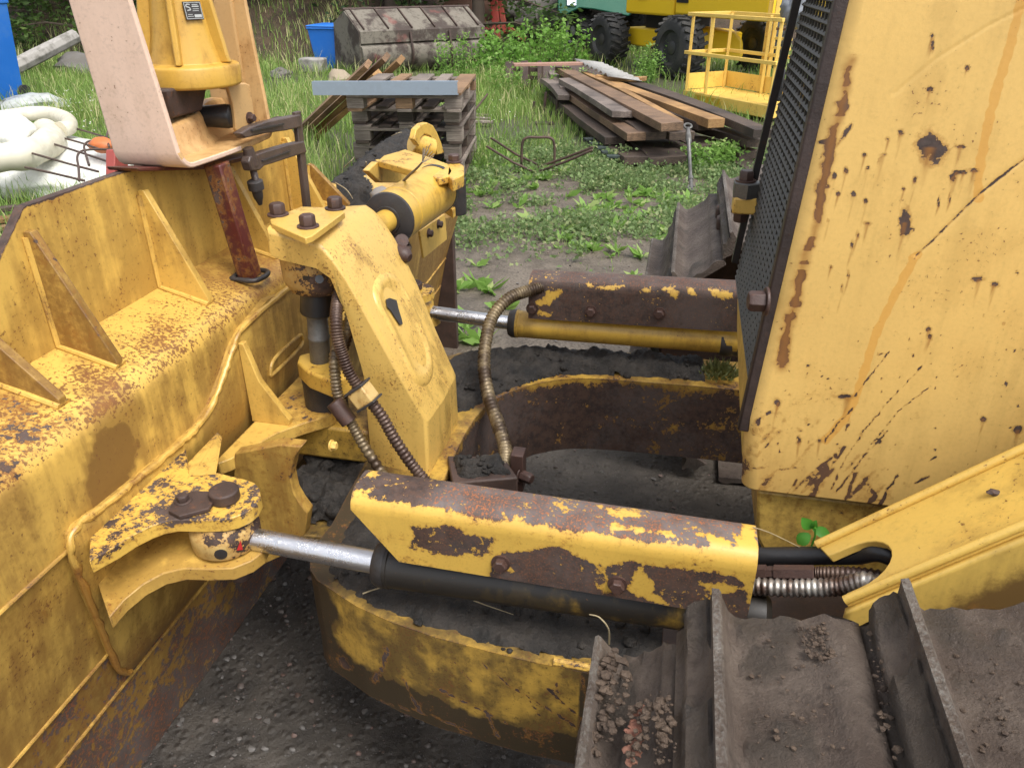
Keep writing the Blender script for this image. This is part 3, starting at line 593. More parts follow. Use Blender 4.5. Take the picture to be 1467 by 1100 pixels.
def saddle(yc, sgn, xa, xb, cut, zt, zb, rf, hz):
    # inverted U plate: sgn=-1 the side facing the camera is at yc-.046
    w = .046; R = .03; P = [(yc + w, zb + .02), (yc + w, zt - R)] + [(yc + w - R + R * math.cos(a), zt - R + R * math.sin(a)) for a in (.4, .8, 1.2, 1.57)] + [(yc - w + R + R * math.cos(a), zt - R + R * math.sin(a)) for a in (1.57, 1.95, 2.35, 2.75, 3.14)] + [(yc - w, zb)]
    pr = dens(P, .0042); n = int((xb - xa) / .005); rings = []; rs = []; th = .006
    for k in range(n + 1):
        f = k / n; ring = []; inn = []
        for i, q in enumerate(pr):
            x = xa + (xb - xa) * f; s = q[0] < yc if sgn < 0 else q[0] > yc
            if s and cut and q[1] < zt - R: x0 = xa + (zt - R - q[1]) * cut; x = x0 + (xb - x0) * f
            ring.append(V((x, q[0], q[1] + hz * (x - xa)))); rs.append(rf(ring[-1]))
        for i in range(len(pr) - 1, -1, -6):
            q = ring[i]; c = V((q.x, yc + (q.y - yc) * .86, q.z - (.006 if q.z > zt - .03 else 0))); inn.append(c); rs.append(.45)
        rings.append(ring + inn)
    mb = MB(); mb.loft(rings, rust=rs); mb.at['grey'] = [(1. if p[2] > zt - .012 + hz * (p[0] - xa) else .25) * (sst(p[0] - xa + .04 * nz(p, 12), .10, .16) if cut else .4) for p in mb.v]
    return mb
def angle_ram(yc, xg, body_mat, sgn):
    mb = MB(); z = .688; mb.lathe((xg, yc, z), (1, 0, .012), [(-.002, .03), (0, .0405), (.018, .0415), (.02, .0395)] + [(.03 + .03 * i, .0395) for i in range(19)] + [(.60, .0395), (.61, .042), (.64, .042), (.65, .03)], 32); mb.at['dirt'] = [(1.0 - .38 * sst(p[0], -.35, .1) - .2 * (abs(p[1] - yc + .02) < .02)) if sgn < 0 else .1 for p in mb.v]; o = mb.build('angle_ram', body_mat, dozer, smooth=30)
    mb = MB(); mb.lathe((xg, yc, z), (1, 0, 0), [(-.012, .024), (-.01, .036), (.0, .0415), (.012, .0418)], 32); mb.build('gland', M['darksteel'], o)
    mb = MB(); mb.cyl((-.70, yc, z + .014), (xg, yc, z), .0205, 28); mb.build('piston_rod', M['chrome'], o)
    mb = MB(); mb.lathe((-.735, yc, .688), (0, 0, 1), [(0, .056), (.004, .060), (.03, .061), (.042, .060), (.046, .056), (.06, .05)], 36); mb.at['rust'] = [.36 if p[2] > .73 or p[0] > -.70 else .1 for p in mb.v]; e = mb.build('rod_eye', M['pink'] if sgn < 0 else M['cylinder'], o, smooth=50)
    if sgn < 0:
        e.data.materials[0] = M['eye']
        t = MB(); C = V((-.735, yc, 0)); q = [(340, 790), (352, 781), (356, 795)]; pp = []
        for a, b in q:
            p = PY(a, b, yc - .045); d = V((p.x - C.x, p.y - C.y, 0)).normalized() * .0615; pp.append(V((C.x + d.x, C.y + d.y, p.z)))
        t.prism(pp, (.0006, -.0008, 0)); t.build('red_arrow', M['redmark'], e)
        g = MB(); p = PY(316, 793, yc - .055); d = V((p.x - C.x, p.y - C.y, 0)).normalized(); g.lathe(C + V((0, 0, p.z)) + d * .055, d, [(0, .011), (.0068, .011), (.0072, .009), (.0072, .001)], 16); g.build('grease_port', M['darksteel'], e)
    return o
M['redmark'] = plain('red_paint_mark', (.45, .02, .02), .5)
M['eye'] = paint('cream_flaked_paint', (.58, .40, .15), rust=.22, grime=.6, fine=.2, edge=.3)
na = angle_ram(.966, -.437, M['oily'], -1); fa = angle_ram(2.034, -.43, M['cylinder'], 1)
g = saddle(.966, -1, -.462, .172, .80, .866, .742, nrust, -.02).build('ram_guard', M['cover'], na, smooth=50)
for a in ((717, 806), (884, 836)):
    mb = MB(); p = PY(*a, .9195); mb.bolt(p, (0, -1, 0), .0115, .011); mb.build('bolt', M['bolt'], g)
g = saddle(2.034, 1, -.375, .25, 0, .852, .728, frust, .02).build('ram_guard', M['cover'], fa, smooth=50)
for a in ((762, 442), (846, 446), (944, 449)):
    mb = MB(); mb.bolt(PY(*a, 1.988), (0, -1, 0), .013, .012); mb.build('bolt', M['bolt'], g)
mb = MB(); mb.lathe((.165, 2.034, .69), (1, 0, .012), [(0, .0425), (.03, .0425), (.034, .04), (.045, .04), (.05, .0425), (.07, .0425)], 30); mb.build('end_band', M['darksteel'], fa)
# --- hoses on the tower
def hose(name, pts, r, mat, pitch, parent=dozer): mb = MB(); coil(mb, pts, r, pitch); return mb.build(name, mat, parent, smooth=80)
h1 = [PY(a, b, y) for a, b, y in ((490, 408, 1.46), (483, 432, 1.40), (481, 456, 1.36), (483, 484, 1.34), (490, 508, 1.335), (501, 536, 1.33), (520, 563, 1.325), (545, 594, 1.32), (565, 629, 1.315), (590, 666, 1.31), (612, 692, 1.30))]
hose('guarded_hose', h1, .0135, M['hosebrown'], .0075)
h2 = [PY(a, b, y) for a, b, y in ((488, 480, 1.42), (479, 510, 1.36), (480, 540, 1.345), (484, 568, 1.335), (496, 592, 1.33), (506, 612, 1.325), (522, 640, 1.32), (548, 680, 1.31), (560, 700, 1.30))]
hose('guarded_hose', h2, .0125, M['hosetan'], .0088)
h4 = [PY(a, b, y) for a, b, y in ((500, 440, 1.50), (500, 470, 1.47), (492, 500, 1.44), (480, 530, 1.40))]; hose('guarded_hose', h4, .012, M['hosetan'], .009)
h3 = [PY(a, b, y) for a, b, y in ((775, 412, 2.0), (752, 418, 1.97), (728, 428, 1.93), (706, 452, 1.88), (696, 485, 1.82), (693, 525, 1.75), (699, 566, 1.67), (712, 604, 1.58), (723, 640, 1.50), (722, 670, 1.44), (712, 695, 1.40), (700, 712, 1.37))]
hose('guarded_hose', h3, .0175, M['hosetan'], .0098)
mb = MB(); c = PY(520, 566, 1.315); d = (PY(545, 594, 1.32) - PY(501, 536, 1.33)).normalized(); e = (PY(540, 566, 1.315) - PY(488, 588, 1.315)).normalized(); f = d.cross(e).normalized(); e = f.cross(d)
R = Matrix((d, e, f)).transposed(); mb.box(c + e * .0, (.040, .044, .040), R); hc = mb.build('hose_clamp', M['eye'], dozer, bevel=.004)
mb = MB(); [mb.box(c + d * s, (.005, .05, .045), R) for s in (-.021, .021)]; mb.box(c + e * .006 + f * -.021 + d * -.004, (.014, .014, .006), R); mb.build('clamp_band', M['darksteel'], hc, bevel=.001)
q = PY(489, 590, 1.318); mb = MB(); mb.lathe(q - d * .028, d, [(0, .014), (.001, .0185), (.055, .0185), (.056, .014)], 22); mb.build('clamp_sleeve', M['bolt'], hc)
# --- grille and engine hood
def x0(z): return .150 + (.055 * (z - .953) if z > .953 else .10 * (.953 - z))
def yfar(z): return 1.784 - (z - 1.08) * .298 if z < 1.1 else 1.784 - (z - 1.08) * .298
mb = MB(); zb = .955; k = 0; z = zb
rad = MB(); rad.hexa([V((x0(z) + .05, y, z)) for z in (.90,) for y in (1.15, 1.80)] + [V((.5, 1.80, .9)), V((.5, 1.15, .9))] + [V((x0(1.85) + .05, 1.15, 1.85)), V((x0(1.85) + .05, yfar(1.85), 1.85)), V((.5, yfar(1.85), 1.85)), V((.5, 1.15, 1.85))])
hood_y = 1.14
xs = [0, .004, .009, .015, .022] + [.025 + .0032 * i for i in range(150)] + [.55, .7, .9, 1.2, 1.6, 2.1]
zs = [.816, .818, .822] + [.826 + .0034 * i for i in range(226)] + [1.63, 1.68, 1.73, 1.78, 1.81]
def o4(P): return zl(P, 977, 0)
def o8(P): return zl(P, 977, 367)
streak = o4([(728, 262), (710, 300), (705, 345)]) + o4([(700, 400), (685, 455), (672, 510), (650, 560), (635, 640), (615, 740), (600, 800), (592, 870), (578, 960), (545, 1060), (525, 1095)]) + o8([(525, 20), (500, 110), (490, 190), (458, 270), (440, 370), (425, 470)])
branch = o4([(725, 535), (690, 590), (640, 640)]); branch2 = o4([(595, 610), (640, 640)])
blobs = [(1332, 211, 15, 17), (1296, 318, 6, 19), (1205, 152, 7, 6), (1334, 52, 3, 4), (1335, 65, 3, 9), (1385, 98, 3, 4), (1332, 128, 4, 3), (1375, 210, 6, 2.5), (1395, 244, 6, 3), (1290, 191, 4, 4), (1272, 200, 4, 4), (1264, 222, 6, 3), (1238, 222, 4, 4), (1211, 244, 4, 5), (1195, 252, 3, 4), (1240, 287, 3, 4), (1242, 320, 5, 3), (1228, 335, 3, 7), (1220, 350, 2.5, 6), (1294, 270, 3, 3), (1310, 258, 3, 5), (1370, 247, 5, 3), (1402, 400, 6, 3), (1423, 408, 6, 4), (1330, 472, 4, 3), (1332, 482, 3, 5), (1174, 632, 4, 3), (1145, 632, 4, 4), (1114, 577, 4, 5), (1214, 568, 9, 3), (1408, 600, 4, 4), (1458, 615, 6, 4), (1185, 267, 3, 3), (1200, 278, 3, 3), (1222, 278, 3, 3), (1186, 316, 2.5, 3), (1242, 240, 3, 3), (1258, 231, 2, 5), (1364, 255, 4, 5), (1380, 247, 4, 3), (1344, 292, 2, 8), (1360, 285, 2, 6), (1215, 395, 2.5, 8), (1206, 412, 2.5, 6), (1190, 382, 3, 3)]
_r = random.Random(77)
for _k in range(230):
    _b = 300 + 400 * _r.random() ** .7; _a = 1085 + (1460 - 1085) * _r.random()
    _s = .7 + 1.5 * _r.random() ** 4; blobs.append((_a, _b, _s, _s * _r.uniform(.7, 1.6)))
slash = [o8(P) for P in ([(620, 905), (590, 960), (560, 1025)], [(890, 405), (800, 520), (740, 600)], [(1030, 470), (905, 600), (770, 760), (690, 880), (640, 1000)], [(1060, 560), (930, 660), (770, 860)], [(740, 640), (650, 740), (610, 800)], [(880, 750), (760, 880), (660, 1010)], [(925, 940), (880, 1000), (850, 1065)], [(720, 690), (700, 750)], [(490, 960), (450, 1015)], [(1060, 940), (1000, 975)], [(1090, 860), (1060, 880)], [(420, 915), (490, 905)], [(280, 920), (370, 900)], [(410, 800), (415, 840)], [(800, 980), (830, 1030)], [(740, 935), (700, 1050)], [(330, 680), (325, 720)], [(700, 820), (640, 900)])]
sw = [5, 1.0, 1.0, .9, .9, 1.3, 1.8, 1.6, 1.6, 1.6, 1.2, 1.2, 1.2, 1.0, 1.6, 2.4, 1.2, 1.6]
drip = o4([(1455, -10), (1440, 60), (1400, 220), (1350, 380), (1310, 540), (1275, 720), (1268, 850)]); drip2 = o4([(1010, 1095), (985, 1110)]) + o8([(990, 20), (930, 130), (830, 330), (780, 500), (745, 600), (700, 690), (615, 790)])
crease = [(1475, 222), (1440, 248), (1400, 280), (1365, 315), (1335, 345), (1312, 366)]
hair = [(1475, 8), (1420, 35), (1340, 85), (1280, 135)]
def hood_attr(p):
    a, b = px_of(p); r = -.2; st = 0; dp = 0; dn = 0
    if p.x > .62: return r, 0, 0, 0
    wob = 3.5 * nz((a, b, 0), .09)
    d = dpath(a + wob, b, streak); w = 4.5 + 3 * nz((0, b, 2), .035); gap = nz((0, b, 5), .05) < -.28
    if d < 26 and not gap: r = max(r, min(.95, .5 + .55 * (1 - d / (w * 1.25)) + .25 * nz((a, b, 4), .16)) if d < w * 2.4 else r)
    if d < 16: st = max(st, .75 * (1 - d / 16))
    for P in (branch, branch2):
        d = dpath(a + wob, b, P)
        if d < 5: r = max(r, .5 + .25 * (1 - d / 3))
    for cx, cy, rx, ry in blobs:
        if abs(a - cx) > 3 * rx + 30 or b < cy - 3 * ry or b > cy + 130: continue
        e = math.hypot((a - cx) / rx, (b - cy) / ry)
        if e < 2: r = max(r, .5 + .34 * (1 - e))
        if rx < 2.3 and cy > 299 and cx not in (1344,): continue
        L = 45 + ry * 2.2; t = (b - cy) / L
        if 0 < t < 1: dd = abs(a - cx + .20 * (b - cy)) / (rx * (1 - .5 * t)); st = max(st, (1 - t) * .85 * (1 - dd)) if dd < 1 else st
    for P, w in zip(slash, sw):
        d = dpath(a + .4 * wob, b + .4 * wob, P)
        if d < w * 2.5: r = max(r, .48 + .3 * (1 - d / w) + .34 * nz((a, b, 7), .14))
    dp = max(0, 1.3 - dpath(a + wob, b, drip) / 8.5, 1.3 - dpath(a + wob, b, drip2) / 7)
    d = dpath(a, b, crease); dn = max(0, 1 - d / 5); r = max(r, .42 + .3 * (1 - d / 2)) if d < 3 else r
    dn = max(dn, .5 * (1 - dpath(a, b, hair) / 4.5)); 
    low = sst(b, 560, 700) * sst(1330 - a, 0, 120); q = nz((a * .9 + b * .9, (a - b) * .16, 3), .11)
    if low > 0: r = max(r, .12 + .46 * low * sst(q, .05, .45)); st = max(st, .32 * low)
    if b > 700 - (a - 1070) * -.13: r = max(r, .34)
    return r, st, dp, dn
mb = MB(); pts = []; A = [[], [], [], []]; nz_ = len(zs)
for xx in xs:
    for z in zs:
        zz = z
        if xx < .022: a = xx / .022 * math.pi / 2; p = V((x0(z) + .022 * (1 - math.cos(a)), hood_y + .024 * (1 - math.sin(a)), zz))
        else: p = V((x0(z) * max(0, 1 - (xx - .022) / .5) + .15 * min(1, (xx - .022) / .5) + xx, hood_y + .0012 * nz((xx, z, 0), 5), zz))
        if z > 1.63: p.y += (z - 1.63) ** 2 * 2.2
        pts.append(p)
        for L, q in zip(A, hood_attr(p)): L.append(q)
n = nz_; fs = [(i * n + j, (i + 1) * n + j, (i + 1) * n + j + 1, i * n + j + 1) for i in range(len(xs) - 1) for j in range(n - 1)]
mb.add(pts, fs, rust=A[0], stain=A[1], drip=A[2], dent=A[3]); hood = mb.build('engine_hood', M['hood'], dozer, recalc=False, smooth=60)
hood.modifiers.new('thick', 'SOLIDIFY').thickness = .006; hood.modifiers['thick'].offset = -1
mb = MB(); mb.hexa([V((.25, 1.146, .83)), V((2.1, 1.146, .83)), V((2.1, 1.78, .83)), V((.25, 1.78, .83)), V((.25, 1.22, 1.80)), V((2.1, 1.22, 1.80)), V((2.1, 1.58, 1.80)), V((.25, 1.58, 1.80))]); mb.build('hood_body', M['hood'], hood, bevel=.02)
rad.build('radiator', M['rubber'], hood)
# grille: louvred mesh
mb = MB(); z = .965; k = 0
while z < 1.84:
    yf = yfar(z) - .015; xg = x0(z) + .012
    mb.bar((xg, 1.166, z), (xg, yf, z), .0028, .007, (.75, 0, .66))
    y = 1.17 + (.018 if k % 2 else 0)
    while y < yf: mb.bar((xg + .001, y, z - .001), (x0(z + .015) + .013, y + .004, z + .015), .004, .004, (1, 0, 0)); y += .034
    z += .0150; k += 1
grille = mb.build('grille', metal('dusty_grille_mesh', (.050, .043, .032), .55, o=.05), dozer, smooth=0)
mb = MB(); mb.bar((x0(.93) - .002, 1.157, .925), (x0(1.84) - .002, 1.157, 1.84), .018, .022, (0, 1, 0)); mb.build('trim_strip', metal('brown_trim', (.040, .026, .022), .5, o=.1), grille, bevel=.003)
mb = MB(); mb.bar((x0(1.02), yfar(1.02), 1.0), (x0(1.84), yfar(1.84), 1.84), .014, .014, (1, 0, 0)); mb.build('edge_bar', M['darksteel'], grille)
mb = MB(); P = [PX(a, b, .174) for a, b in ((1068, 692), (1062, 650), (1058, 560), (1055, 470), (1056, 425), (1062, 372), (1066, 376), (1069, 440), (1073, 540), (1076, 600), (1073, 650))]; mb.prism(P, (.03, .0, 0)); mb.at['dirt'] = [.25] * len(mb.v); mb.build('front_sill', M['beam'], hood, bevel=.003)
mb = MB(); mb.bolt(PX(1098, 432, .150), (-1, -.1, 0), .016, .024); mb.build('bolt', M['bolt'], grille, bevel=.001)
mb = MB(); c = PX(1066, 292, .15); mb.box(c, (.05, .05, .035)); hg = mb.build('hinge_lug', M['yellow'], hood, bevel=.004)
mb = MB(); mb.lathe(c + V((.0, 0, .016)), (0, 0, 1), [(0, .031), (.03, .031), (.032, .028)], 6); mb.build('washer', M['greysteel'], hg); 
for pp, dd in ((c + V((-.004, 0, .048)), 1), (c - V((.005, 0, .016)), -1)): mb = MB(); mb.bolt(pp, (0, 0, dd), .016, .02); mb.build('bolt', M['bolt'], hg)
mb = MB(); P = [(.192, .803), (.205, .70), (.24, .64), (1.6, .64), (1.6, .803)]; mb.prism([V((x, 1.158, z)) for x, z in P], (0, .6, 0)); mb.at['dirt'] = [.4] * 10; mb.at['rust'] = [.30] * 10; mb.build('lower_panel', M['frame' if 0 else 'beam'], dozer, bevel=.006)
# --- slotted cover beside the hood, with the hoses running into it
def zb_(x): return .832 + .90 * (x - .28)
nrm = V((-.669, 0, .743)); W0, W1 = .862, 1.004
arc = [(.302 + .042 * math.sin(a), .926 - .043 * math.cos(a)) for a in [math.pi * i / 12 for i in range(13)]]
poly = [(.268, W1), (.9, W1), (.9, W0), (.285, W0), (.288, W0 + .021)] + arc + [(.278, W1 - .035)]
mb = MB(); mb.prism([V((x, y, zb_(x))) for x, y in poly], nrm * -.014); cov = mb.build('slotted_cover', M['beam'], dozer, bevel=.0015)
mb = MB(); mb.bolt(PX(474, 638, -.628), (1, 0, 0), .009, .01); mb.build('bolt', M['cast'], bh)
for y, xa in ((W1 - .004, .268), (W0 + .004, .285)):
    lp = MB(); P = [V((xa + (.9 - xa) * k / 40, y, zb_(xa + (.9 - xa) * k / 40) + .002)) for k in range(41)]; lp.tube([p + nrm * .003 for p in P], .0065, 10); lp.build('rolled_edge', M['beam'], cov)
mb = MB(); P = [V((x, W0, zb_(x) - .006)) for x in (.285, .4, .5, .6, .7, .8, .9)]; Q = [V((x, W0 - .01, .62)) for x in (.9, .8, .7, .6, .5, .4, .285)]
us = [.285 + .008 * i for i in range(78)]; ws = [i / 40 for i in range(41)]
mb.sheet(lambda u, w: V((u, W0 - .008 * w, (zb_(u) - .006) * (1 - w) + .62 * w)), us, ws, dirt=lambda u, w: .22 + .8 * sst(w * (zb_(u) - .62) - .018 - .03 * nz((u * 9, w * 3, 1), 1), 0, .12), rust=lambda u, w: .12 + .34 * sst(w, .08, .5))
o = mb.build('side_plate', M['beam'], cov, smooth=60); o.modifiers.new('t', 'SOLIDIFY').thickness = .01
mb = MB(); mb.hexa([V((.9, W0, 1.30)), V((2.2, W0, 1.34)), V((2.2, W1, 1.34)), V((.9, W1, 1.30)), V((.9, W0, zb_(.9))), V((2.2, W0, 1.43)), V((2.2, W1, 1.43)), V((.9, W1, zb_(.9)))]); mb.build('rear_rail', M['beam'], cov, bevel=.004)
mb = MB(); p = PN_ = V((.455, .945, zb_(.455) + .001)); mb.blob(PD(1361, 737, 1.0) if 0 else p + nrm * .001, (.009, .007, .004), 3, .5); mb.build('rust_blister', M['rust'], cov)
mb = MB(); P = [PY(a, b, y) for a, b, y in ((1040, 800, 1.03), (1078, 797, 1.02), (1150, 796, 1.01), (1220, 795, .985), (1276, 796, .955))] + [V((.46, .935, .795)), V((.62, .93, .79))]; mb.tube(spline(P, 40), .0145, 18); mb.build('black_hose', M['rubber'], dozer, smooth=80)
P = [PY(a, b, y) for a, b, y in ((1060, 842, .985), (1080, 840, .97), (1140, 842, .955), (1200, 840, .94), (1250, 834, .925))] + [V((.375, .915, .785)), V((.43, .91, .755)), V((.55, .91, .74))]; hose('guarded_hose', P, .0145, M['hosesilver'], .0092)
mb = MB(); a, b = PY(1050, 819, .995), PY(1098, 820, .985); c = PY(1170, 821, .97); d = PY(1245, 824, .95)
mb.cyl(a, b, .008, 16); mb.lathe(b, c - b, [(-.02, .009), (-.02, .0125), (.0, .0125), (.0, .010), (.012, .010), (.012, .0125), (.07, .0125), (.072, .010)], 6); ft = mb.build('hose_fitting', M['bolt'], dozer); hose('guarded_hose', [c, d, d + V((.12, -.01, 0))], .011, M['hosebrown'], .008)
mb = MB(); mb.hexa([V((.05, .90, .60)), V((.9, .90, .60)), V((.9, 1.12, .60)), V((.05, 1.12, .60)), V((.20, .90, .66)), V((.9, .90, .68)), V((.9, 1.12, .68)), V((.20, 1.12, .66))]); mb.build('frame_rail', M['rust'], dozer, bevel=.005)
# --- tracks
def make_shoe(y0, y1, seed, dense=True):
    pr = [(-.040, -.012), (-.039, .004), (-.034, .012), (-.026, .013), (-.016, .018), (-.008, .030), (-.004, .046), (-.004, .050), (.004, .050), (.006, .045), (.007, .03), (.011, .012), (.018, .004), (.03, .0015), (.045, .001), (.06, .001), (.075, .001), (.09, .002), (.105, .005), (.115, .010), (.125, .0115), (.135, .010), (.143, .006), (.150, 0)]
    pr = [tuple(q) for q in dens(pr, .0055)]
    m = 90 if dense else 24; rings = []; at = {k: [] for k in ('mud', 'bright', 'red')}
    for k in range(m + 1):
        y = y0 + (y1 - y0) * k / m; ring = []
        for u, h in pr:
            e = min((y1 - y), .05) / .05; q = (u, y, seed * 3.7)
            mud = sst(fbm(q, 11, 5) + (.5 if u < -.008 else 0) + (.22 if .02 < u < .09 and y > y1 - .2 else 0), .28, .5) * (0 if h > .035 else 1)
            dh = mud * (.002 + .009 * max(0, fbm(q, 45, 4) + .2) + (.009 if u < -.012 else 0)) + .0009 * fbm(q, 60, 3)
            yy = y
            if k == m: yy = y + .006 * nz((u, seed, 1), 50) - (.010 if u > .12 else 0) - (.02 * sst(-u, .02, .05))
            ring.append(V((u, yy, h + dh))); at['mud'].append(mud); at['bright'].append(.56 if h > .045 else (.2 if h > .035 else 0)); at['red'].append(sst(nz((u * 2, y, seed), 7), .45, .6))
        for u, h in [(.150, -.014), (.1, -.016), (0, -.016), (-.052, -.018)]: ring.append(V((u, y, h))); at['mud'].append(0); at['bright'].append(0); at['red'].append(0)
        rings.append(ring)
    mb = MB(); mb.loft(rings, **at); return mb
def place_shoe(mbsh, x, z, ang, parent, name='track_shoe'):
    o = mbsh.build(name, M['shoe'], parent, smooth=55, local=True) if isinstance(mbsh, MB) else mbsh.copy()
    if not isinstance(mbsh, MB): COL.objects.link(o); o.parent = parent
    o.matrix_parent_inverse = wmat(parent).inverted(); o.location = (x, 0, z); o.rotation_euler = (0, ang, 0); return o
def track(y0, y1, zt, path_first, dense):
    mb = MB(); ym = (y0 + y1) / 2
    mb.hexa([V((.35, ym - .12, .25)), V((2.3, ym - .12, .25)), V((2.3, ym + .12, .25)), V((.35, ym + .12, .25)), V((.35, ym - .12, .62)), V((2.3, ym - .12, .62)), V((2.3, ym + .12, .62)), V((.35, ym + .12, .62))])
    mb.cyl((.38, ym - .09, .46), (.38, ym + .09, .46), .40, 32); mb.cyl((2.35, ym - .09, .46), (2.35, ym + .09, .46), .40, 32)
    for yy in (ym - .07, ym + .07): mb.bar((.9, yy, zt - .05), (2.4, yy, zt - .05), .05, .05); mb.bar((.15, yy, .84), (.9, yy, zt - .05), .05, .05)
    t = mb.build('track', M['rust'], dozer, bevel=.01)
    first = []
    for k, (x, z, a) in enumerate(path_first): first.append(place_shoe(make_shoe(y0, y1, k + (0 if dense else 9), dense), x, z, a, t))
    if dense: first[1].scale.x = .62
    src = first[-1]; x = path_first[-1][0] + .2
    while x < 2.35: place_shoe(src, x, zt, 0, t); x += .2
    for k in range(5): a = .5 + k * .5; place_shoe(src, 2.36 + .5 * math.sin(a), zt - .5 + .5 * math.cos(a), a, t)
    x = 2.2
    while x > .4: place_shoe(src, x, .02, math.pi, t); x -= .2
    a0 = 0
    for k in range(3): a = -1.6 - k * .5; place_shoe(src, .36 + .41 * math.sin(a), .46 + .43 * math.cos(a), a, t)
    return t
track(-.12, .70, 1.087, [(-.05, .60, -1.5), (-.012, .832, -.62), (.101, .928, -.22), (.294, .980, -.26), (.487, 1.029, -.23), (.685, 1.068, -.14), (.885, 1.085, -.04)], True)
track(2.33, 3.17, .93, [(-.03, .60, -1.2), (.045, .735, -.62), (.20, .87, -.5), (.38, .93, -.1)], False)
# ---------------------------------------------------------------- soil lying on the machine
def clods(mb, poly, zf, n, r0, r1, seed=0):
    xs = [p[0] for p in poly]; ys = [p[1] for p in poly]; R = random.Random(seed); k = 0
    while k < n:
        x = R.uniform(min(xs), max(xs)); y = R.uniform(min(ys), max(ys))
        if not inpoly(x, y, poly): continue
        r = r0 + (r1 - r0) * R.random() ** 3; mb.blob((x, y, zf(x, y) + r * .3), (r, r * R.uniform(.7, 1.1), r * .7), R.random() * 50, .45, 1); k += 1
def soil_on(name, poly, z, h, label, mat, step=.009, n=40, rim=.03, zf=None, seed=0, cs=(.004, .014)):
    mb = MB(); f = zf or (lambda x, y: z); soil_sheet(mb, poly, f, h, step, rim, 1, seed); clods(mb, poly, lambda x, y: f(x, y) + h * .7 * sst(edged(x, y, poly), 0, rim), n, cs[0], cs[1], seed)
    return tag(mb.build(name, mat, None, smooth=70, recalc=False), label, 'soil', None, 'stuff')
near_arm = [(.5, .897), (.1, .902), (-.02, .910), (-.15, .902), (-.26, .912), (-.38, .930), (-.47, .955), (-.535, .985), (-.585, 1.02), (-.605, 1.07), (-.60, 1.16), (-.60, 1.28), (-.5, 1.30), (-.42, 1.22), (-.36, 1.165), (-.28, 1.11), (-.15, 1.07), (.1, 1.055), (.5, 1.05)]
soil_on('soil', near_arm, FT, .014, 'black soil caked on the near arm of the push frame under the oily ram', M['soil'], n=110)
far_arm = [(.14, 1.965), (-.08, 1.95), (-.2, 1.935), (-.27, 1.915), (-.33, 1.87), (-.39, 1.80), (-.43, 1.74), (-.47, 1.66), (-.60, 1.64), (-.64, 1.75), (-.63, 1.9), (-.58, 1.98), (-.48, 2.03), (-.3, 2.075), (-.1, 2.098), (.14, 2.10)]
soil_on('soil', far_arm, FT, .030, 'black soil lying on the far arm of the push frame behind the long hose', M['soil'], n=90, seed=3)
soil_on('soil', [(-.83, 1.24), (-.66, 1.24), (-.60, 1.33), (-.64, 1.5), (-.83, 1.5)], .52, .05, 'black soil heaped inside the round opening below the tower', M['soil'], n=30, seed=5, cs=(.008, .026))
P = [PZ(a, b, .605) for a, b in ((646, 656), (653, 688), (734, 680), (716, 657))]
soil_on('soil', [(p.x, p.y) for p in P], .605, .022, 'black soil on the small block at the foot of the tower', M['soil'], step=.005, n=20, rim=.015, seed=6)
P = [PZ(a, b, .985) for a, b in ((462, 268), (490, 248), (520, 222), (545, 205), (578, 188), (600, 195), (606, 212), (580, 226), (552, 236), (530, 255), (540, 285), (520, 305), (500, 302), (480, 285))]
soil_on('soil', [(p.x, p.y) for p in P], .985, .034, 'dark soil and dead grass heaped on the blade top beside the tilt ram', M['soil'], n=80, rim=.06, seed=8)
def straw(pts, r, label, name='dry_stalk', mat=None):
    mb = MB(); mb.tube(spline(pts, 14), [r * (1 - .5 * i / 13) for i in range(14)], 6); return tag(mb.build(name, mat or M['straw'], smooth=60), label, 'stalk')
M['straw'] = plain('dry_straw', (.36, .29, .17), .7); M['twig'] = plain('grey_twig', (.20, .16, .12), .8)
straw([PZ(570, 267, 1.09), PZ(585, 252, 1.15), PZ(597, 241, 1.19), PZ(605, 232, 1.21)], .004, 'forked grey twig lying over the fat yellow tilt ram', 'twig', M['twig'])
mb = MB()
for k in range(9): a = k * .7; p = PZ(604, 234, 1.20); mb.tube([p, p + V((math.cos(a) * .012 + .012, math.sin(a) * .02 + .02, .012 + .004 * k))], .0009, 4)
tag(mb.build('root_tuft', M['twig']), 'small tuft of dark roots at the tip of the grey twig', 'roots')
straw([PZ(524, 232, 1.06), PZ(524, 245, 1.02), PZ(525, 258, 1.0)], .002, 'short pale stalk standing in the soil on the blade top')
for k, (a, b) in enumerate([((492, 240), (507, 225)), ((480, 262), (505, 285)), ((600, 195), (585, 180)), ((598, 190), (592, 178)), ((575, 190), (560, 195))]):
    straw([PZ(*a, 1.06), PZ((a[0] + b[0]) / 2 + 3, (a[1] + b[1]) / 2 - 2, 1.09), PZ(*b, 1.07)], .0016, ['pale stalk across the left slope of the blade top soil', 'long dark straw lying in the soil near the tower bolts', 'dry stem bending over the lifting eye', 'short dry stem against the lifting eye', 'dry stem at the top of the soil heap'][k])
mb = MB(); mb.blob(PZ(545, 281, 1.07), (.030, .026, .024), 2, .16, 3); tag(mb.build('stone', plain('grey_stone', (.22, .20, .18), .7, bs=60), smooth=70), 'rounded grey stone in the soil beside the tilt ram', 'stone')
straw([PZ(519, 850, .61), PZ(540, 843, .612), PZ(563, 838, .612)], .0016, 'pale straw on the soil in front of the oily ram')
straw([PZ(678, 860, .61), PZ(700, 868, .61), PZ(735, 880, .612)], .0012, 'thin straw on the soil below the middle of the oily ram')
straw([PZ(872, 922, .7), PZ(871, 900, .76), PZ(858, 884, .78), PZ(844, 880, .78)], .0016, 'pale root curling up in front of the ram at the track')
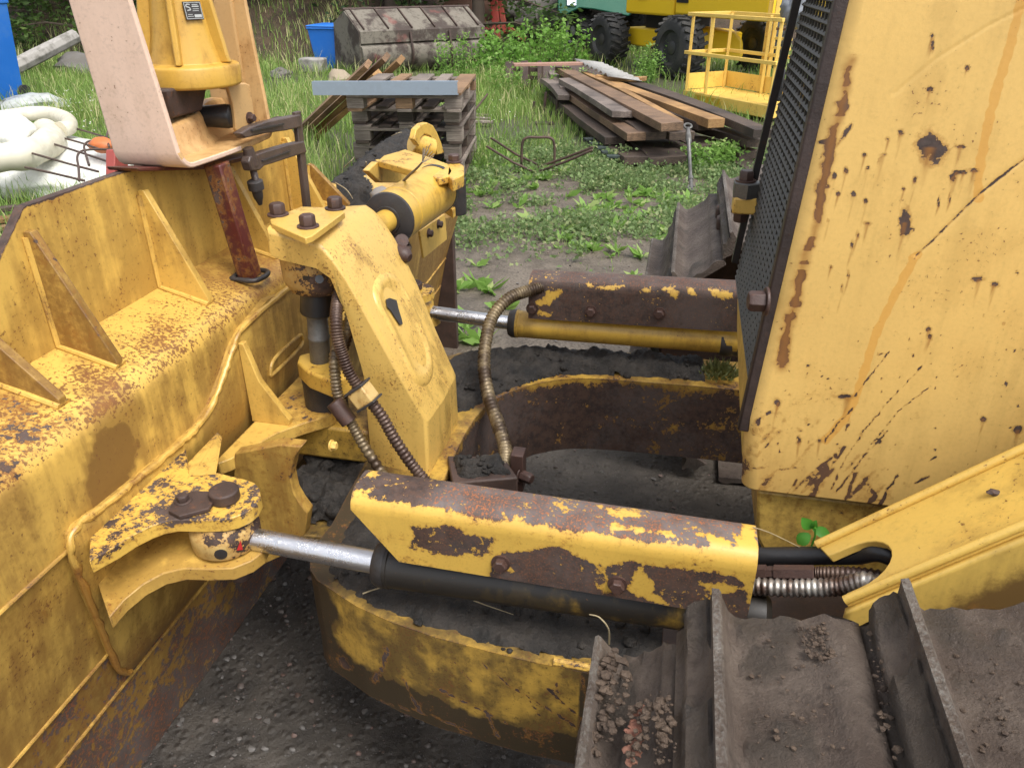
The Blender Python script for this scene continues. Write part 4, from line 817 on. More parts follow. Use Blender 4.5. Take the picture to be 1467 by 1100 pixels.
straw([PZ(1078, 755, .86), PZ(1105, 764, .83), PZ(1150, 786, .80)], .0011, 'thin grey stem from the ram guard to the green seedling')
# small plants on the machine
def leaf(mb, p, d, w, up, fold=.2, n=5):
    p, d, up = V(p), V(d), V(up).normalized(); L = d.length; t = d.normalized(); s = t.cross(up).normalized(); up = s.cross(t)
    vs = []; fs = []
    for i in range(n + 1):
        f = i / n; c = p + t * (L * f) + up * (L * .18 * math.sin(f * 2.4)); ww = w * math.sin(math.pi * min(1, f * .92 + .06)) ** .8
        vs += [c - s * ww + up * ww * fold, c, c + s * ww + up * ww * fold]
    for i in range(n): fs += [(3 * i, 3 * i + 1, 3 * i + 4, 3 * i + 3), (3 * i + 1, 3 * i + 2, 3 * i + 5, 3 * i + 4)]
    mb.add(vs, fs)
def leafm(name, a, b, tr=None, rough=.45):
    n = NT(name); A = n.noise(6, 3); B = n.noise(1.1, 2)
    c = n.mix(A, a, b); c = n.mix(n.ss(B, .45, .7, 0, .6), c, (b[0] * 1.25, b[1] * 1.12, b[2] * .9)); return n.out(c, rough, None, trans=tr or (b[0] * 1.5, b[1] * 1.4, b[2]), spec=.35)
M['seed'] = leafm('seedling_leaf', (.05, .20, .025), (.10, .33, .045)); M['moss'] = leafm('moss', (.05, .075, .02), (.14, .15, .06))
mb = MB(); c = PZ(1162, 782, .80); top = c + V((.0, .002, .035)); mb.tube([c, c + V((.002, 0, .02)), top], .0016, 6)
for a, b, w in (((1147, 740), (1162, 757), .010), ((1187, 766), (1164, 757), .009), ((1143, 778), (1160, 765), .011), ((1170, 744), (1164, 758), .006), ((1158, 745), (1162, 757), .006)):
    q = PY(*b, 1.05); leaf(mb, q, PY(*a, 1.05) - q, w, (-.3, -.7, .6))
tag(mb.build('seedling', M['seed'], smooth=60, recalc=False), 'small green seedling growing beside the black hose under the hood', 'plant')
mb = MB(); R = random.Random(4); c = PZ(1028, 535, .60)
for k in range(170):
    a = R.uniform(0, 6.28); r = R.random() ** .6 * .05; p = c + V((math.cos(a) * r, math.sin(a) * r * .9, 0)); d = V((R.uniform(-.02, .02), R.uniform(-.025, .015), R.uniform(.012, .06) * (1.2 - r / .06)))
    leaf(mb, p, d, .003, (0, -1, .3), .1, 3)
tag(mb.build('moss_tuft', M['moss'], smooth=0, recalc=False), 'tuft of moss and dead grass on the push frame under the grille', 'moss')
# ---------------------------------------------------------------- salmon yoke with the yellow bell casting
yoke = thing('grapple_yoke', (-1.04, 1.58, 1.24), 'salmon pink lifting yoke with a yellow bell casting clamped on the blade top', 'lifting yoke')
ZY = 1.247
def strip(profile, x0f, x1f, th):  # bent plate: profile (y,z) path, x limits as functions of index
    P = [V((0, a, b)) for a, b in profile]; m = len(P); ro = []
    for k in range(m):
        t = (P[min(k + 1, m - 1)] - P[max(k - 1, 0)]).normalized(); nn = V((0, -t.z, t.y)); a, b = x0f(k, P[k]), x1f(k, P[k])
        i = P[k] + nn * th; ro.append([V((a, P[k].y, P[k].z)), V((b, P[k].y, P[k].z)), V((b, i.y, i.z)), V((a, i.y, i.z))])
    mb = MB(); mb.loft(ro); return mb
RB = .035
prof = [(1.36, 2.05), (1.366, 1.85), (1.376, 1.6), (1.383, 1.45), (1.388, 1.34), (1.39, ZY + RB)] + [(1.39 + RB - RB * math.cos(a), ZY + RB - RB * math.sin(a)) for a in (.4, .8, 1.2, 1.57)] + [(1.5, ZY), (1.6, ZY), (1.7, ZY), (1.78 - RB, ZY)] + [(1.78 - RB + RB * math.sin(a), ZY + RB - RB * math.cos(a)) for a in (.4, .8, 1.2, 1.57)] + [(1.785, 1.34), (1.79, 1.45), (1.80, 1.6), (1.82, 1.85), (1.83, 2.05)]
prof = [tuple(q) for q in dens(prof, .02)]
def xr(k, p):
    b = -.975 - .10 * max(0, p.z - 1.27)
    if p.z < 1.27: b = -.972 + .012 * math.sin((p.y - 1.39) / .4 * math.pi)
    return b
mb = strip(prof, lambda k, p: -1.122 - .03 * max(0, p.z - 1.25), xr, .012); 
y_ = mb.build('yoke', M['pink'], yoke, bevel=.003)
y_.data.materials.append(M['pinkin'])
for f in y_.data.polygons:
    c = f.center
    f.material_index = 1 if (c.y > 1.6 or (c.y > 1.39 and f.normal.z > .3) or (c.y < 1.6 and f.normal.y > .5)) else 0
mb = MB(); mb.bar((-1.05, 1.775, 1.3), (-1.07, 1.81, 2.0), .05, .02, (0, 1, 0)); mb.build('stiffener', M['pinkin'], yoke, bevel=.006)
# cast saddle in the bottom of the yoke
mb = MB(); rg = []
for y, zt, xa in ((1.405, 1.322, -1.06), (1.43, 1.322, -1.055), (1.48, 1.318, -1.035), (1.53, 1.323, -1.028), (1.58, 1.326, -1.035), (1.64, 1.33, -1.06), (1.70, 1.335, -1.075), (1.765, 1.335, -1.08)):
    rg.append([V((-1.12, y, ZY + .008)), V((xa + .02, y, ZY + .008)), V((xa + .004, y, ZY + .03)), V((xa, y, zt - .012)), V((xa - .006, y, zt)), V((-1.12, y, zt))])
mb.loft(rg); mb.build('saddle_block', M['pinkin'], yoke, bevel=.005, smooth=60)
mb = MB(); c = PX(322, 168, -1.005); mb.lathe(c - V((.05, 0, 0)), (1, .25, 0), [(-.02, .02), (0, .023), (.05, .0265), (.058, .025), (.062, .016)], 24); mb.build('rubber_plug', M['rubber'], yoke)
mb = MB(); P = [PX(a, b, -.985) for a, b in ((326, 124), (332, 120), (352, 119), (358, 122), (367, 182), (362, 184), (341, 191), (338, 186), (334, 150))]; mb.prism(P, (-.012, .004, 0)); mb.prism([PX(a, b, -.99) for a, b in ((326, 124), (345, 119), (352, 121), (340, 130))], (-.05, .01, 0)); bk_ = mb.build('plug_bracket', M['pinkin'], yoke, bevel=.003)
mb = MB(); mb.bolt(PX(357, 169, -.983), (1, -.2, 0), .0095, .012); mb.build('bolt', M['bolt'], bk_)
mb = MB(); mb.hexa([V((-1.10, 1.47, 1.33)), V((-1.04, 1.49, 1.33)), V((-1.04, 1.60, 1.33)), V((-1.10, 1.62, 1.33)), V((-1.10, 1.46, 1.39)), V((-1.03, 1.48, 1.39)), V((-1.03, 1.63, 1.39)), V((-1.10, 1.64, 1.39))]); mb.build('pivot_block', M['rust'], yoke, bevel=.006)
# bell casting
CB = V((-1.055, 1.603, 0)); z0 = 1.383
mb = MB(); mb.lathe(CB + V((0, 0, z0)), (0, 0, 1), [(0, .05), (0, .100), (.004, .104), (.038, .106), (.043, .103), (.046, .094), (.0465, .080), (.10, .066), (.19, .052), (.34, .042), (.6, .036)], 48)
bell = mb.build('bell_casting', M['bell'], yoke, smooth=40, bevel=.002)
for k in range(5):
    a = k * math.pi * .4 + math.radians(-69); mb = MB(); d = V((math.cos(a), math.sin(a), 0)); t = V((-d.y, d.x, 0)) * .006
    P = [CB + d * r + V((0, 0, z0 + h)) for r, h in ((.05, .047), (.099, .047), (.095, .060), (.072, .20), (.060, .34), (.050, .55), (.02, .55))]; mb.prism([p - t for p in P], t * 2); mb.build('rib', M['bell'], bell, bevel=.003)
nn = V((math.cos(math.radians(-31)), math.sin(math.radians(-31)), .17)).normalized(); u = V((0, 0, 1)).cross(nn).normalized(); v = u.cross(nn).normalized(); v = v if v.z < 0 else -v
pc0 = CB + V((0, 0, z0 + .148)) + V((nn.x, nn.y, 0)).normalized() * .064; u = u * .038; v = v * .034; pa = pc0 - u * .5 - v * .5; pb = pa + u; pc = pa + u + v; pd = pa + v
mb = MB(); mb.prism([pa, pb, pc, pd], -nn * .003); lp = mb.build('data_plate', M['darksteel'], bell)
mb = MB()
def lq(x0_, y0_, x1_, y1_): mb.prism([pa + u * a + v * b + nn * .0006 for a, b in ((x0_, y0_), (x1_, y0_), (x1_, y1_), (x0_, y1_))], -nn * .0008)
for q in ((.04, .05, .96, .08), (.04, .93, .96, .96), (.03, .05, .06, .95), (.94, .05, .97, .95), (.48, .16, .80, .20), (.46, .25, .84, .31), (.48, .40, .82, .43), (.46, .50, .80, .53), (.5, .72, .9, .88), (.14, .70, .40, .73), (.12, .80, .44, .83)): lq(*q)
mb.tube(spline([pa + u * a + v * b for a, b in ((.36, .18), (.2, .16), (.14, .28), (.30, .34), (.34, .46), (.16, .5))], 20), .0013, 6)
mb.build('plate_print', plain('pale_print', (.45, .47, .46), .4), lp)
mb = MB(); mb.prism([PX(a, b, -1.03) for a, b in ((196, 241), (300, 236), (370, 219), (372, 225), (300, 243), (200, 246))], (-.07, 0, 0)); tag(mb.build('shim_plate', M['redpost'], bevel=.002), 'flat red plate packed between the pink yoke and the blade', 'plate')
# post
mb = MB(); b0, t0 = V((-.952, 1.535, .972)), V((-.978, 1.520, 1.236)); mb.bar(b0, t0, .041, .041, (1, 0, 0)); mb.at['rust'] = [.2] * 8
tag(mb.build('steel_post', M['redpost'], bevel=.004), 'dark red square steel post standing on the blade under the pink yoke', 'post')
mb = MB(); w_ = [V((-.952 + sx * .03, 1.535 + sy * .03, .975)) for sx, sy in ((-1, -1), (1, -1), (1, 1), (-1, 1), (-1, -1))]; mb.tube([p + V((0, 0, .002)) for p in spline(w_, 30)], [.006 + .002 * nz((i, 0, 0), .7) for i in range(30)], 7); tag(mb.build('weld_bead', M['darksteel'], smooth=60), 'black ragged weld round the foot of the red post', 'weld')
# screw clamp
cl = thing('screw_clamp', (-.95, 1.85, 1.05), 'brown iron screw clamp gripping the lip of the pink yoke', 'clamp')
mb = MB(); mb.bar(PX(424, 160, -.95), PX(440, 303, -.95), .012, .030, (0, 1, 0)); mb.build('bar', M['clamp'], cl, bevel=.002)
def jaw(P, w):
    m = MB(); Q = [PX(a, b, -.95) for a, b in P]; m.prism([q + V((w / 2, 0, 0)) for q in Q], (-w, 0, 0)); return m.build('jaw', M['clamp'], cl, bevel=.003)
j = jaw([(338, 191), (352, 182), (375, 174), (405, 168), (424, 164), (427, 182), (405, 187), (375, 191), (345, 198)], .022)
m = MB(); m.bar(PX(358, 187, -.939), PX(404, 178, -.939), .004, .011, (1, 0, 0)); m.build('web_shade_strip', M['darksteel'], j)  # dark bar on the jaw face stands in for the shade of a hollow web
j = jaw([(350, 232), (352, 224), (375, 216), (410, 206), (430, 202), (434, 218), (410, 226), (372, 238), (366, 244), (354, 245)], .022)
m = MB(); m.bar(PX(374, 231, -.939), PX(414, 217, -.939), .003, .007, (1, 0, 0)); m.build('web_shade_strip', M['darksteel'], j)  # lower jaw: hollow's shade again drawn as a dark bar
mb = MB(); a, b = PX(358, 226, -.95), PX(369, 272, -.95); d = (b - a).normalized(); L = (b - a).length
prf = []; s = 0
while s < L: prf += [(s, .0072), (s + .0015, .0085)]; s += .003
mb.lathe(a, d, prf, 16); sc_ = mb.build('screw', M['clamp'], cl)
mb = MB(); mb.lathe(PX(364, 258, -.95), d, [(0, .013), (.003, .018), (.022, .018), (.025, .012), (.03, .0125), (.042, .011), (.05, .008), (.06, .005)], 20); mb.build('handle', M['darksteel'], sc_)
mb = MB(); mb.lathe(a - d * .002, d, [(-.02, .012), (0, .014), (.02, .014), (.024, .01)], 18); mb.build('nut', M['clamp'], sc_)
# mud clods lying on the near track
def ztrack(x): return .932 + .255 * (x - .101)
def PTR(a, b):
    p = PZ(a, b, .95)
    for i in range(12): p = PZ(a, b, ztrack(p.x))
    return p
def on_shoes(px, py, z=.94): p = PZ(px, py, z); return (p.x, p.y)
mb = MB(); R = random.Random(21)
for P, n_, r0, r1 in (([(845, 960), (880, 930), (905, 960), (890, 1040), (860, 1090), (835, 1090)], 120, .0015, .009), ([(895, 1010), (960, 985), (975, 1060), (960, 1095), (900, 1095)], 90, .0012, .007), ([(1005, 905), (1032, 880), (1034, 1000), (1028, 1090), (1000, 1090)], 80, .001, .005), ([(1130, 870), (1180, 880), (1195, 960), (1150, 940)], 110, .0008, .004), ([(1070, 900), (1200, 900), (1220, 1090), (1080, 1090)], 70, .001, .004), ([(1235, 880), (1290, 870), (1310, 960), (1330, 1080), (1270, 1090)], 150, .001, .005), ([(1340, 900), (1460, 900), (1460, 1090), (1390, 1090)], 60, .001, .0035)):
    k = 0
    while k < n_:
        a, b = R.uniform(min(q[0] for q in P), max(q[0] for q in P)), R.uniform(min(q[1] for q in P), max(q[1] for q in P))
        if inpoly(a, b, P): p = PZ(a, b, .858 + .09 * (a - 850) / 140) if a < 990 else PTR(a, b); z = p.z
        if inpoly(a, b, P) and p.y < .685: r = r0 + (r1 - r0) * R.random() ** 2.5; mb.blob((p.x, p.y, z + .003), (r, r * R.uniform(.6, 1), r * .7), R.random() * 60, .55, 1, fr=1.5); k += 1
tag(mb.build('mud', M['mud'], smooth=0, recalc=False), 'crumbs and clods of brown mud lying on the near track shoes', 'mud', None, 'stuff')
mb = MB()
for k in range(46): t = R.random(); p = PZ(915 - 12 * t + R.gauss(0, 5), 1015 + 80 * t, .888); r = R.uniform(.0015, .0055); mb.blob((p.x, p.y, p.z + .002), (r, r, r * .6), k * 3.3, .7, 2, fr=2.4)
tag(mb.build('clay', plain('red_clay', (.20, .085, .055), .8, bs=60), smooth=60), 'crumbly brick red clay on the foremost near track shoe', 'clay', None, 'stuff')
EXPO = 1.05
# ---------------------------------------------------------------- ground
def hill(x, y):
    ys = 13.6 + 4.5 * sst(x, -7.0, -4.6); return 3.4 * sst(y - ys, 0, 7.5) + (.25 * fbm((x, y, 0), .6, 3) * sst(y - ys, 0, 2))
def gz(x, y): return .012 * fbm((x, y, 0), 2.2, 3) * sst(math.hypot(x, y), .5, 3) + .03 * nz((x, y, 4), .5) * sst(y, 4, 9)
def green_at(x, y):
    q = fbm((x, y, 2), .8, 3)
    base = sst(y + .9 * q + .30 * (-x) * sst(-x, 0, 4), 6.4, 8.6)
    return max(base, sst(-x + .25 * y + q * .6, 2.6, 3.6) * sst(y, 2.2, 3.6))
def axis(a, b, c, d, st, big): return [a + (b - a) * (i / big) ** 1 for i in range(big)] + [b + st * i for i in range(int((c - b) / st) + 1)] + [c + (d - c) * ((i + 1) / big) ** 1.6 for i in range(big)]
gx = axis(-60, -3.4, 3.4, 60, .05, 40); gy = [-8, -4, -2] + [-1 + .05 * i for i in range(200)] + [9 + .25 * i for i in range(64)] + [25 + 12 * 1.35 ** i for i in range(9)]
mb = MB(); pts = [(x, y, gz(x, y)) for x in gx for y in gy]; n = len(gy)
mb.add(pts, [(i * n + j, (i + 1) * n + j, (i + 1) * n + j + 1, i * n + j + 1) for i in range(len(gx) - 1) for j in range(n - 1)], green=[green_at(x, y) for x in gx for y in gy], wet=[sst(3.4 - y + .5 * nz((x, y, 1), 1.5) - .5 * sst(x, .5, 2), 0, 1.6) for x in gx for y in gy])
def groundm():
    n = NT('yard_ground'); A = n.noise(1.1, 5, .6); B = n.noise(7, 6, .65); S = n.noise(55, 5, .7); v1 = n.voro(38); v2 = n.voro(150); vc = n.voro(150, out='Color')
    sv = n.n('ShaderNodeSeparateColor'); n.t.links.new(vc, sv.inputs[0])
    dry = n.mix(n.ss(B, .3, .7), (.085, .066, .048), (.165, .134, .102)); dry = n.mix(n.ss(S, .5, .75, 0, .6), dry, (.055, .044, .034)); dry = n.mix(n.ss(A, .5, .7, 0, .6), dry, (.075, .062, .050))
    wet = n.mix(n.ss(B, .3, .7), (.031, .0265, .0225), (.080, .069, .057)); peb = n.ss(sv.outputs[0], .80, 1.0); pr = n.ss(v2, .25, .42, 1, 0)
    wet = n.mix(n.mul(peb, n.mul(pr, .85)), wet, n.mix(sv.outputs[1], (.095, .085, .078), (.17, .16, .155)))
    c = n.mix(n.attr('wet'), dry, wet); gr = n.mix(B, (.030, .045, .014), (.085, .085, .035)); c = n.mix(n.mul(n.attr('green'), .85), c, gr)
    return n.out(c, n.add(.45, n.mul(S, .35)), n.add(n.mul(S, .6), n.mul(B, 1.2), n.mul(n.ss(v1, 0, .5), -.5), n.mul(n.mul(peb, pr), .6)), .018, .8)
tag(mb.build('ground', groundm(), local=True, smooth=60, recalc=False), kind='structure')
# bank behind the yard
mb = MB(); hx = [-40 + .8 * i for i in range(100)]; hy = [13 + .45 * i for i in range(60)]
mb.sheet(lambda u, v: V((u, v, hill(u, v) - .05)), hx, hy)
def bankm():
    n = NT('bank_earth'); B = n.noise(1.6, 6, .7); S = n.noise(14, 6, .7); c = n.mix(n.ss(B, .38, .62), (.040, .024, .015), (.085, .055, .030)); c = n.mix(n.ss(S, .5, .7, 0, .7), c, (.030, .035, .014)); return n.out(c, .9, S, .08, .8)
tag(mb.build('bank', bankm(), local=True, recalc=False, smooth=80), kind='structure')
# gravel
mb = MB(); R = random.Random(11); k = 0
def reg():
    q = R.random()
    if q < .52: return R.uniform(-1.15, -.2), R.uniform(.75, 1.75)
    if q < .72: return R.uniform(-.55, .75), R.uniform(1.7, 2.9)
    return R.uniform(-.9, 1.2), R.uniform(2.8, 5.2)
for k in range(5200):
    x, y = reg(); r = .0014 + .009 * R.random() ** 8; mb.blob((x, y, gz(x, y) + r * .25), (r, r * R.uniform(.6, 1), r * .6), R.random() * 90, .35, 1)
def gravm():
    n = NT('gravel_stones'); W = n.n('ShaderNodeNewGeometry').outputs['Random Per Island']; c = n.mix(n.ss(W, .1, .95), (.045, .040, .035), (.135, .125, .115)); c = n.mix(n.mul(n.ss(n.ma('FRACT', n.mul(W, 17.3)), .7, .9), .55), c, (.19, .11, .085)); return n.out(c, .55, n.noise(200), .001, .5)
M['gravel'] = gravm(); tag(mb.build('gravel', M['gravel'], smooth=50, recalc=False), 'loose grey gravel scattered over the wet dirt under the machine', 'gravel', None, 'stuff')
# ---------------------------------------------------------------- vegetation
def fastmesh(name, vs, quads, mat, hue=None):
    me = bpy.data.meshes.new(name); vs = np.asarray(vs, np.float32).reshape(-1, 3); q = np.asarray(quads, np.int32)
    off = np.array([(vs[:, 0].min() + vs[:, 0].max()) / 2, (vs[:, 1].min() + vs[:, 1].max()) / 2, vs[:, 2].min()]); vs = vs - off
    me.vertices.add(len(vs)); me.vertices.foreach_set('co', vs.ravel().astype(np.float32)); me.loops.add(q.size); me.loops.foreach_set('vertex_index', q.ravel())
    me.polygons.add(len(q)); me.polygons.foreach_set('loop_start', np.arange(0, q.size, 4, dtype=np.int32)); me.update(calc_edges=True)
    if hue is not None: at = me.attributes.new('hue', 'FLOAT', 'POINT'); at.data.foreach_set('value', np.asarray(hue, np.float32))
    me.materials.append(mat); o = bpy.data.objects.new(name, me); COL.objects.link(o); o.location = off; return o
rng = np.random.default_rng(5)
def blades(xy, z, h, w, hue):
    n = len(xy); a = rng.uniform(0, 2 * np.pi, n); d = np.stack([np.cos(a), np.sin(a)], 1); b = rng.uniform(.1, .65, n)[:, None] * h[:, None]; s = np.stack([-d[:, 1], d[:, 0]], 1) * w[:, None]
    def lv(f, wf): c = xy + d * b * f ** 2; zz = z + h * (f - .18 * f ** 3); return np.concatenate([c - s * wf, zz[:, None]], 1), np.concatenate([c + s * wf, zz[:, None]], 1)
    L = [lv(0, 1.), lv(.55, .8), lv(1., .12)]; v = np.stack([q for p in L for q in p], 1); base = (np.arange(n) * 6)[:, None]
    q = np.concatenate([base + np.array([0, 1, 3, 2]), base + np.array([2, 3, 5, 4])], 0); return v.reshape(-1, 3), q, np.repeat(hue, 6)
def grassm(name, a, b, c):
    n = NT(name); h = n.attr('hue'); col = n.mix(n.ss(h, 0, .6), a, b); col = n.mix(n.ss(h, .65, 1), col, c); return n.out(col, .55, None, trans=tuple(min(1, q * 1.5) for q in b), spec=.3)
M['grass'] = grassm('meadow_grass', (.085, .150, .030), (.215, .330, .072), (.48, .44, .22))
def grass_zone(n, x0_, x1_, y0, y1, h0, h1, dens, dry=.25, w=.0035):
    xy = np.stack([rng.uniform(x0_, x1_, n), rng.uniform(y0, y1, n)], 1); pr = np.array([dens(x, y) for x, y in xy]); xy = xy[rng.random(n) < pr]; n = len(xy)
    cl = np.array([nz((x, y, 9), .9) for x, y in xy]); h = rng.uniform(h0, h1, n) * (1 + .5 * cl); z = np.array([max(gz(x, y), hill(x, y) - .05 if y > 13 else -9) for x, y in xy]) - .01
    hue = np.clip(rng.random(n) * .75 + cl * .45 + (rng.random(n) < dry) * .45, 0, 1); return blades(xy, z, h, rng.uniform(.6, 1.2, n) * w, hue)
def hidden(x, y): return (-2.9 < x < -1.9 and 5.9 < y < 7.3) or (-6.9 < x < -3.2 and 12.2 < y < 15 and rnd.random() < .8) or (-2.2 < x < .4 and 12.5 < y < 16 and rnd.random() < .75)
def dA(x, y): return green_at(x, y) * (0 if hidden(x, y) else 1) * (.25 + .75 * sst(fbm((x, y, 7), 1.1, 2) + .2 * sst(-x, 1, 3), -.25, .3))
Z = [grass_zone(26000, -6.8, -1.5, 2.4, 7.5, .10, .34, dA, .28, .0036), grass_zone(42000, -12.5, -2.3, 7.0, 14.5, .10, .34, dA, .38, .006), grass_zone(17000, -2.6, 1.0, 7.0, 11.5, .05, .22, lambda x, y: dA(x, y) * (1 - .92 * sst(x, -1.35, -.9) * sst(9.6 - y, 0, .4)), .22, .0045), grass_zone(15000, -4, 4.5, 10.5, 19, .12, .38, dA, .3, .0075), grass_zone(7000, -14, -5.2, 13.2, 18, .1, .45, lambda x, y: .7, .7, .008), grass_zone(2500, -2.4, 1.2, 3.9, 7.3, .03, .09, lambda x, y: .55 * sst(fbm((x, y, 31), 1.3, 2), .0, .4), .2, .003)]
o = 0; VS = []; QS = []; HS = []
for v, q, h in Z: VS.append(v); QS.append(q + o); HS.append(h); o += len(v)
tag(fastmesh('grass', np.concatenate(VS), np.concatenate(QS), M['grass'], np.concatenate(HS)), 'long green and straw coloured grass growing over the yard', 'grass', None, 'stuff')
# leaf quads
def leaves(P, D, L, W, hue):
    n = len(P); D = D / np.linalg.norm(D, axis=1)[:, None]; r = rng.normal(size=(n, 3)); s = np.cross(D, r); s /= np.linalg.norm(s, axis=1)[:, None]
    up = np.cross(s, D); A = P; B = P + D * L[:, None] * .5 + s * W[:, None] + up * W[:, None] * .3; Cc = P + D * L[:, None]; E = P + D * L[:, None] * .5 - s * W[:, None] + up * W[:, None] * .3
    v = np.stack([A, B, Cc, E], 1).reshape(-1, 3); return v, np.arange(4 * n).reshape(-1, 4), np.repeat(hue, 4)
M['weed'] = grassm('weed_leaves', (.085, .165, .034), (.190, .330, .068), (.32, .38, .14)); M['herb'] = grassm('grey_green_herb', (.10, .15, .058), (.185, .265, .10), (.30, .31, .15))
M['bush'] = grassm('bush_leaves', (.060, .140, .022), (.160, .310, .050), (.26, .40, .10)); M['dark'] = grassm('dark_tree_leaves', (.012, .026, .010), (.034, .066, .020), (.075, .115, .032)); M['mid'] = grassm('mid_tree_leaves', (.025, .050, .014), (.070, .125, .028), (.13, .20, .05))
M['bark'] = plain('bark', (.075, .055, .04), .9, bs=40)
def patch_dens(x, y): return sst(fbm((x, y, 12), 1.2, 3), -.15, .25)
V_ = []; Q_ = []; H_ = []; o = 0; R = random.Random(3); k = 0
spots = [PZ(a, b, 0) for a, b in ((745, 262), (772, 258), (800, 252), (768, 272), (862, 225), (850, 232), (940, 345), (962, 342), (700, 418), (686, 410), (655, 415), (722, 445), (705, 545), (672, 470), (665, 480), (652, 490), (840, 300), (800, 310), (760, 318), (812, 283), (905, 292), (870, 260), (935, 235), (1020, 235), (690, 280), (705, 300), (880, 330), (742, 300), (920, 370), (690, 490), (1030, 250))]
while k < 900:
    if k < len(spots): c = spots[k]; sc1 = 1.15
    else:
        c = V((R.uniform(-2.6, 1.5), R.uniform(3.2, 8.0), 0)); sc1 = R.uniform(.35, 1.0)
        if R.random() > patch_dens(c.x, c.y) * sst(c.y + .3 * R.random(), 3.5, 5.4): k += .1; continue
    m = R.randint(6, 12); P = []; D = []; 
    for i in range(m): a = R.uniform(0, 6.28); e = R.uniform(.15, 1.0); P.append((c.x, c.y, gz(c.x, c.y) + .004)); D.append((math.cos(a), math.sin(a), e))
    L = np.array([R.uniform(.05, .13) * sc1 for _ in P]); v, q, h = leaves(np.array(P), np.array(D), L, L * R.uniform(.16, .24), np.array([R.uniform(.3, 1) for _ in P])); V_.append(v); Q_.append(q + o); H_.append(h); o += len(v); k += 1
tag(fastmesh('weeds', np.concatenate(V_), np.concatenate(Q_), M['weed'], np.concatenate(H_)), 'broad leaved green weeds sprouting from the bare dirt', 'weeds', None, 'stuff')
n = 150000; xy = np.stack([rng.uniform(-2.7, 1.7, n), rng.uniform(3.4, 8.2, n)], 1); pr = np.array([sst(fbm((x, y, 21), 1.5, 3), -.30, .35) * sst(y + .6 * nz((x, y, 3), 1), 4.2, 6.2) for x, y in xy]); xy = xy[rng.random(n) < pr]; n = len(xy)
P = np.concatenate([xy, np.array([gz(x, y) for x, y in xy])[:, None] + rng.random((n, 1)) ** 2 * .07], 1); tufts = []; R = random.Random(8)
for k in range(420):
    x, y = R.uniform(-2.5, 1.5), R.uniform(4.0, 8.0)
    if R.random() > sst(fbm((x, y, 33), 1.3, 3), -.25, .3) * sst(y, 4.2, 6): continue
    H_t = R.uniform(.05, .17); sp_t = R.uniform(.03, .08)
    for j in range(int(30 + 260 * H_t)): f = R.random(); tufts.append((x + R.gauss(0, sp_t * (.4 + .6 * f)), y + R.gauss(0, sp_t * (.4 + .6 * f)), .01 + H_t * f))
P = np.concatenate([P, np.array(tufts)]); n = len(P); D = rng.normal(size=(n, 3)); D[:, 2] = np.abs(D[:, 2]) * .8; L = rng.uniform(.015, .045, n); v, q, h = leaves(P, D, L, L * .33, rng.random(n))
tag(fastmesh('ground_cover', v, q, M['herb'], h), 'low feathery green ground cover between the bare patches', 'ground cover', None, 'stuff')
def cloud_plant(name, base, nst, H, spread, nl, ls, mat, label, cat, group=None, lw=.32, low=.1, gm=None):
    root = thing(name, base, label, cat, group); st = MB(); P = []; D = []; R = random.Random(int(base[0] * 91 + base[1] * 37))
    for i in range(nst):
        a = R.uniform(0, 6.28); r = spread * math.sqrt(R.random()); h = H * R.uniform(.35, 1.12); b = V((math.cos(a) * r * .5, math.sin(a) * r * .5, 0)); t = V((math.cos(a) * r, math.sin(a) * r, h)); md = b.lerp(t, .5) + V((R.uniform(-.1, .1), R.uniform(-.1, .1), .05)) * spread
        pp = spline([b, md, t], 7); st.tube(pp, [.007 * (1 - .8 * k / 6) * (H / 1.0) for k in range(7)], 4)
        for j in range(nl):
            f = low + (1 - low) * R.random(); k = min(5, int(f * 6)); p = pp[k].lerp(pp[k + 1], f * 6 - k); sd = ls * 1.8 * (1.15 - f); P.append(p + V((R.gauss(0, sd), R.gauss(0, sd), R.gauss(0, sd * .6)))); D.append((R.gauss(0, 1), R.gauss(0, 1), R.gauss(.25, .5)))
    so_ = st.build('stem', M['bark'] if gm is None else gm, root, local=True, smooth=0); P = np.array([tuple(p) for p in P]); L = rng.uniform(.6, 1.3, len(P)) * ls
    v, q, h = leaves(P, np.array(D), L, L * lw, np.clip(rng.random(len(P)) * .7 + .3 * (P[:, 2] / H) ** 2, 0, 1)); f = fastmesh('foliage', v, q, mat, h); f.parent = root; return root
g = 'leafy shrubs behind the steel channel'
for a, b, H, sp, lb in ((715, 120, .72, .5, 'bright green leafy shrub right beside the old loader bucket'), (745, 118, .78, .55, 'bright green leafy shrub in front of the red machine'), (775, 112, .78, .6, 'bright green leafy shrub between red machine and green machine'), (806, 108, .85, .5, 'tall bright leafy shrub hiding the green machine wheel')):
    c = PZ(a, b, 0); cloud_plant('shrub', c, 22, H, sp, 40, .075, M['bush'], lb, 'shrub', g)
for a, b, H, sp, lb in ((640, 135, .75, .22, 'tall thin weeds in front of the loader bucket'), (662, 132, .8, .15, 'slender weed stem at the right of the loader bucket'), (925, 120, .55, .25, 'tall weeds growing between the two big black tyres'), (935, 112, .6, .22, 'feathery weeds against the right big tyre'), (1000, 245, .26, .16, 'low bushy weed at the foot of the link rod'), (1035, 240, .22, .14, 'low bushy weed at the front of the lumber pile'), (808, 150, .45, .3, 'grassy weed at the left end of the lumber pile'), (725, 140, .5, .35, 'soft green weed in front of the rusty channel'), (700, 112, .6, .3, 'bright weed to the left of the rusty channel')):
    c = PZ(a, b, 0); cloud_plant('weed', c, 16, H, sp, 34, .05, M['weed'], lb, 'weed', None, .25, gm=M['weed'])
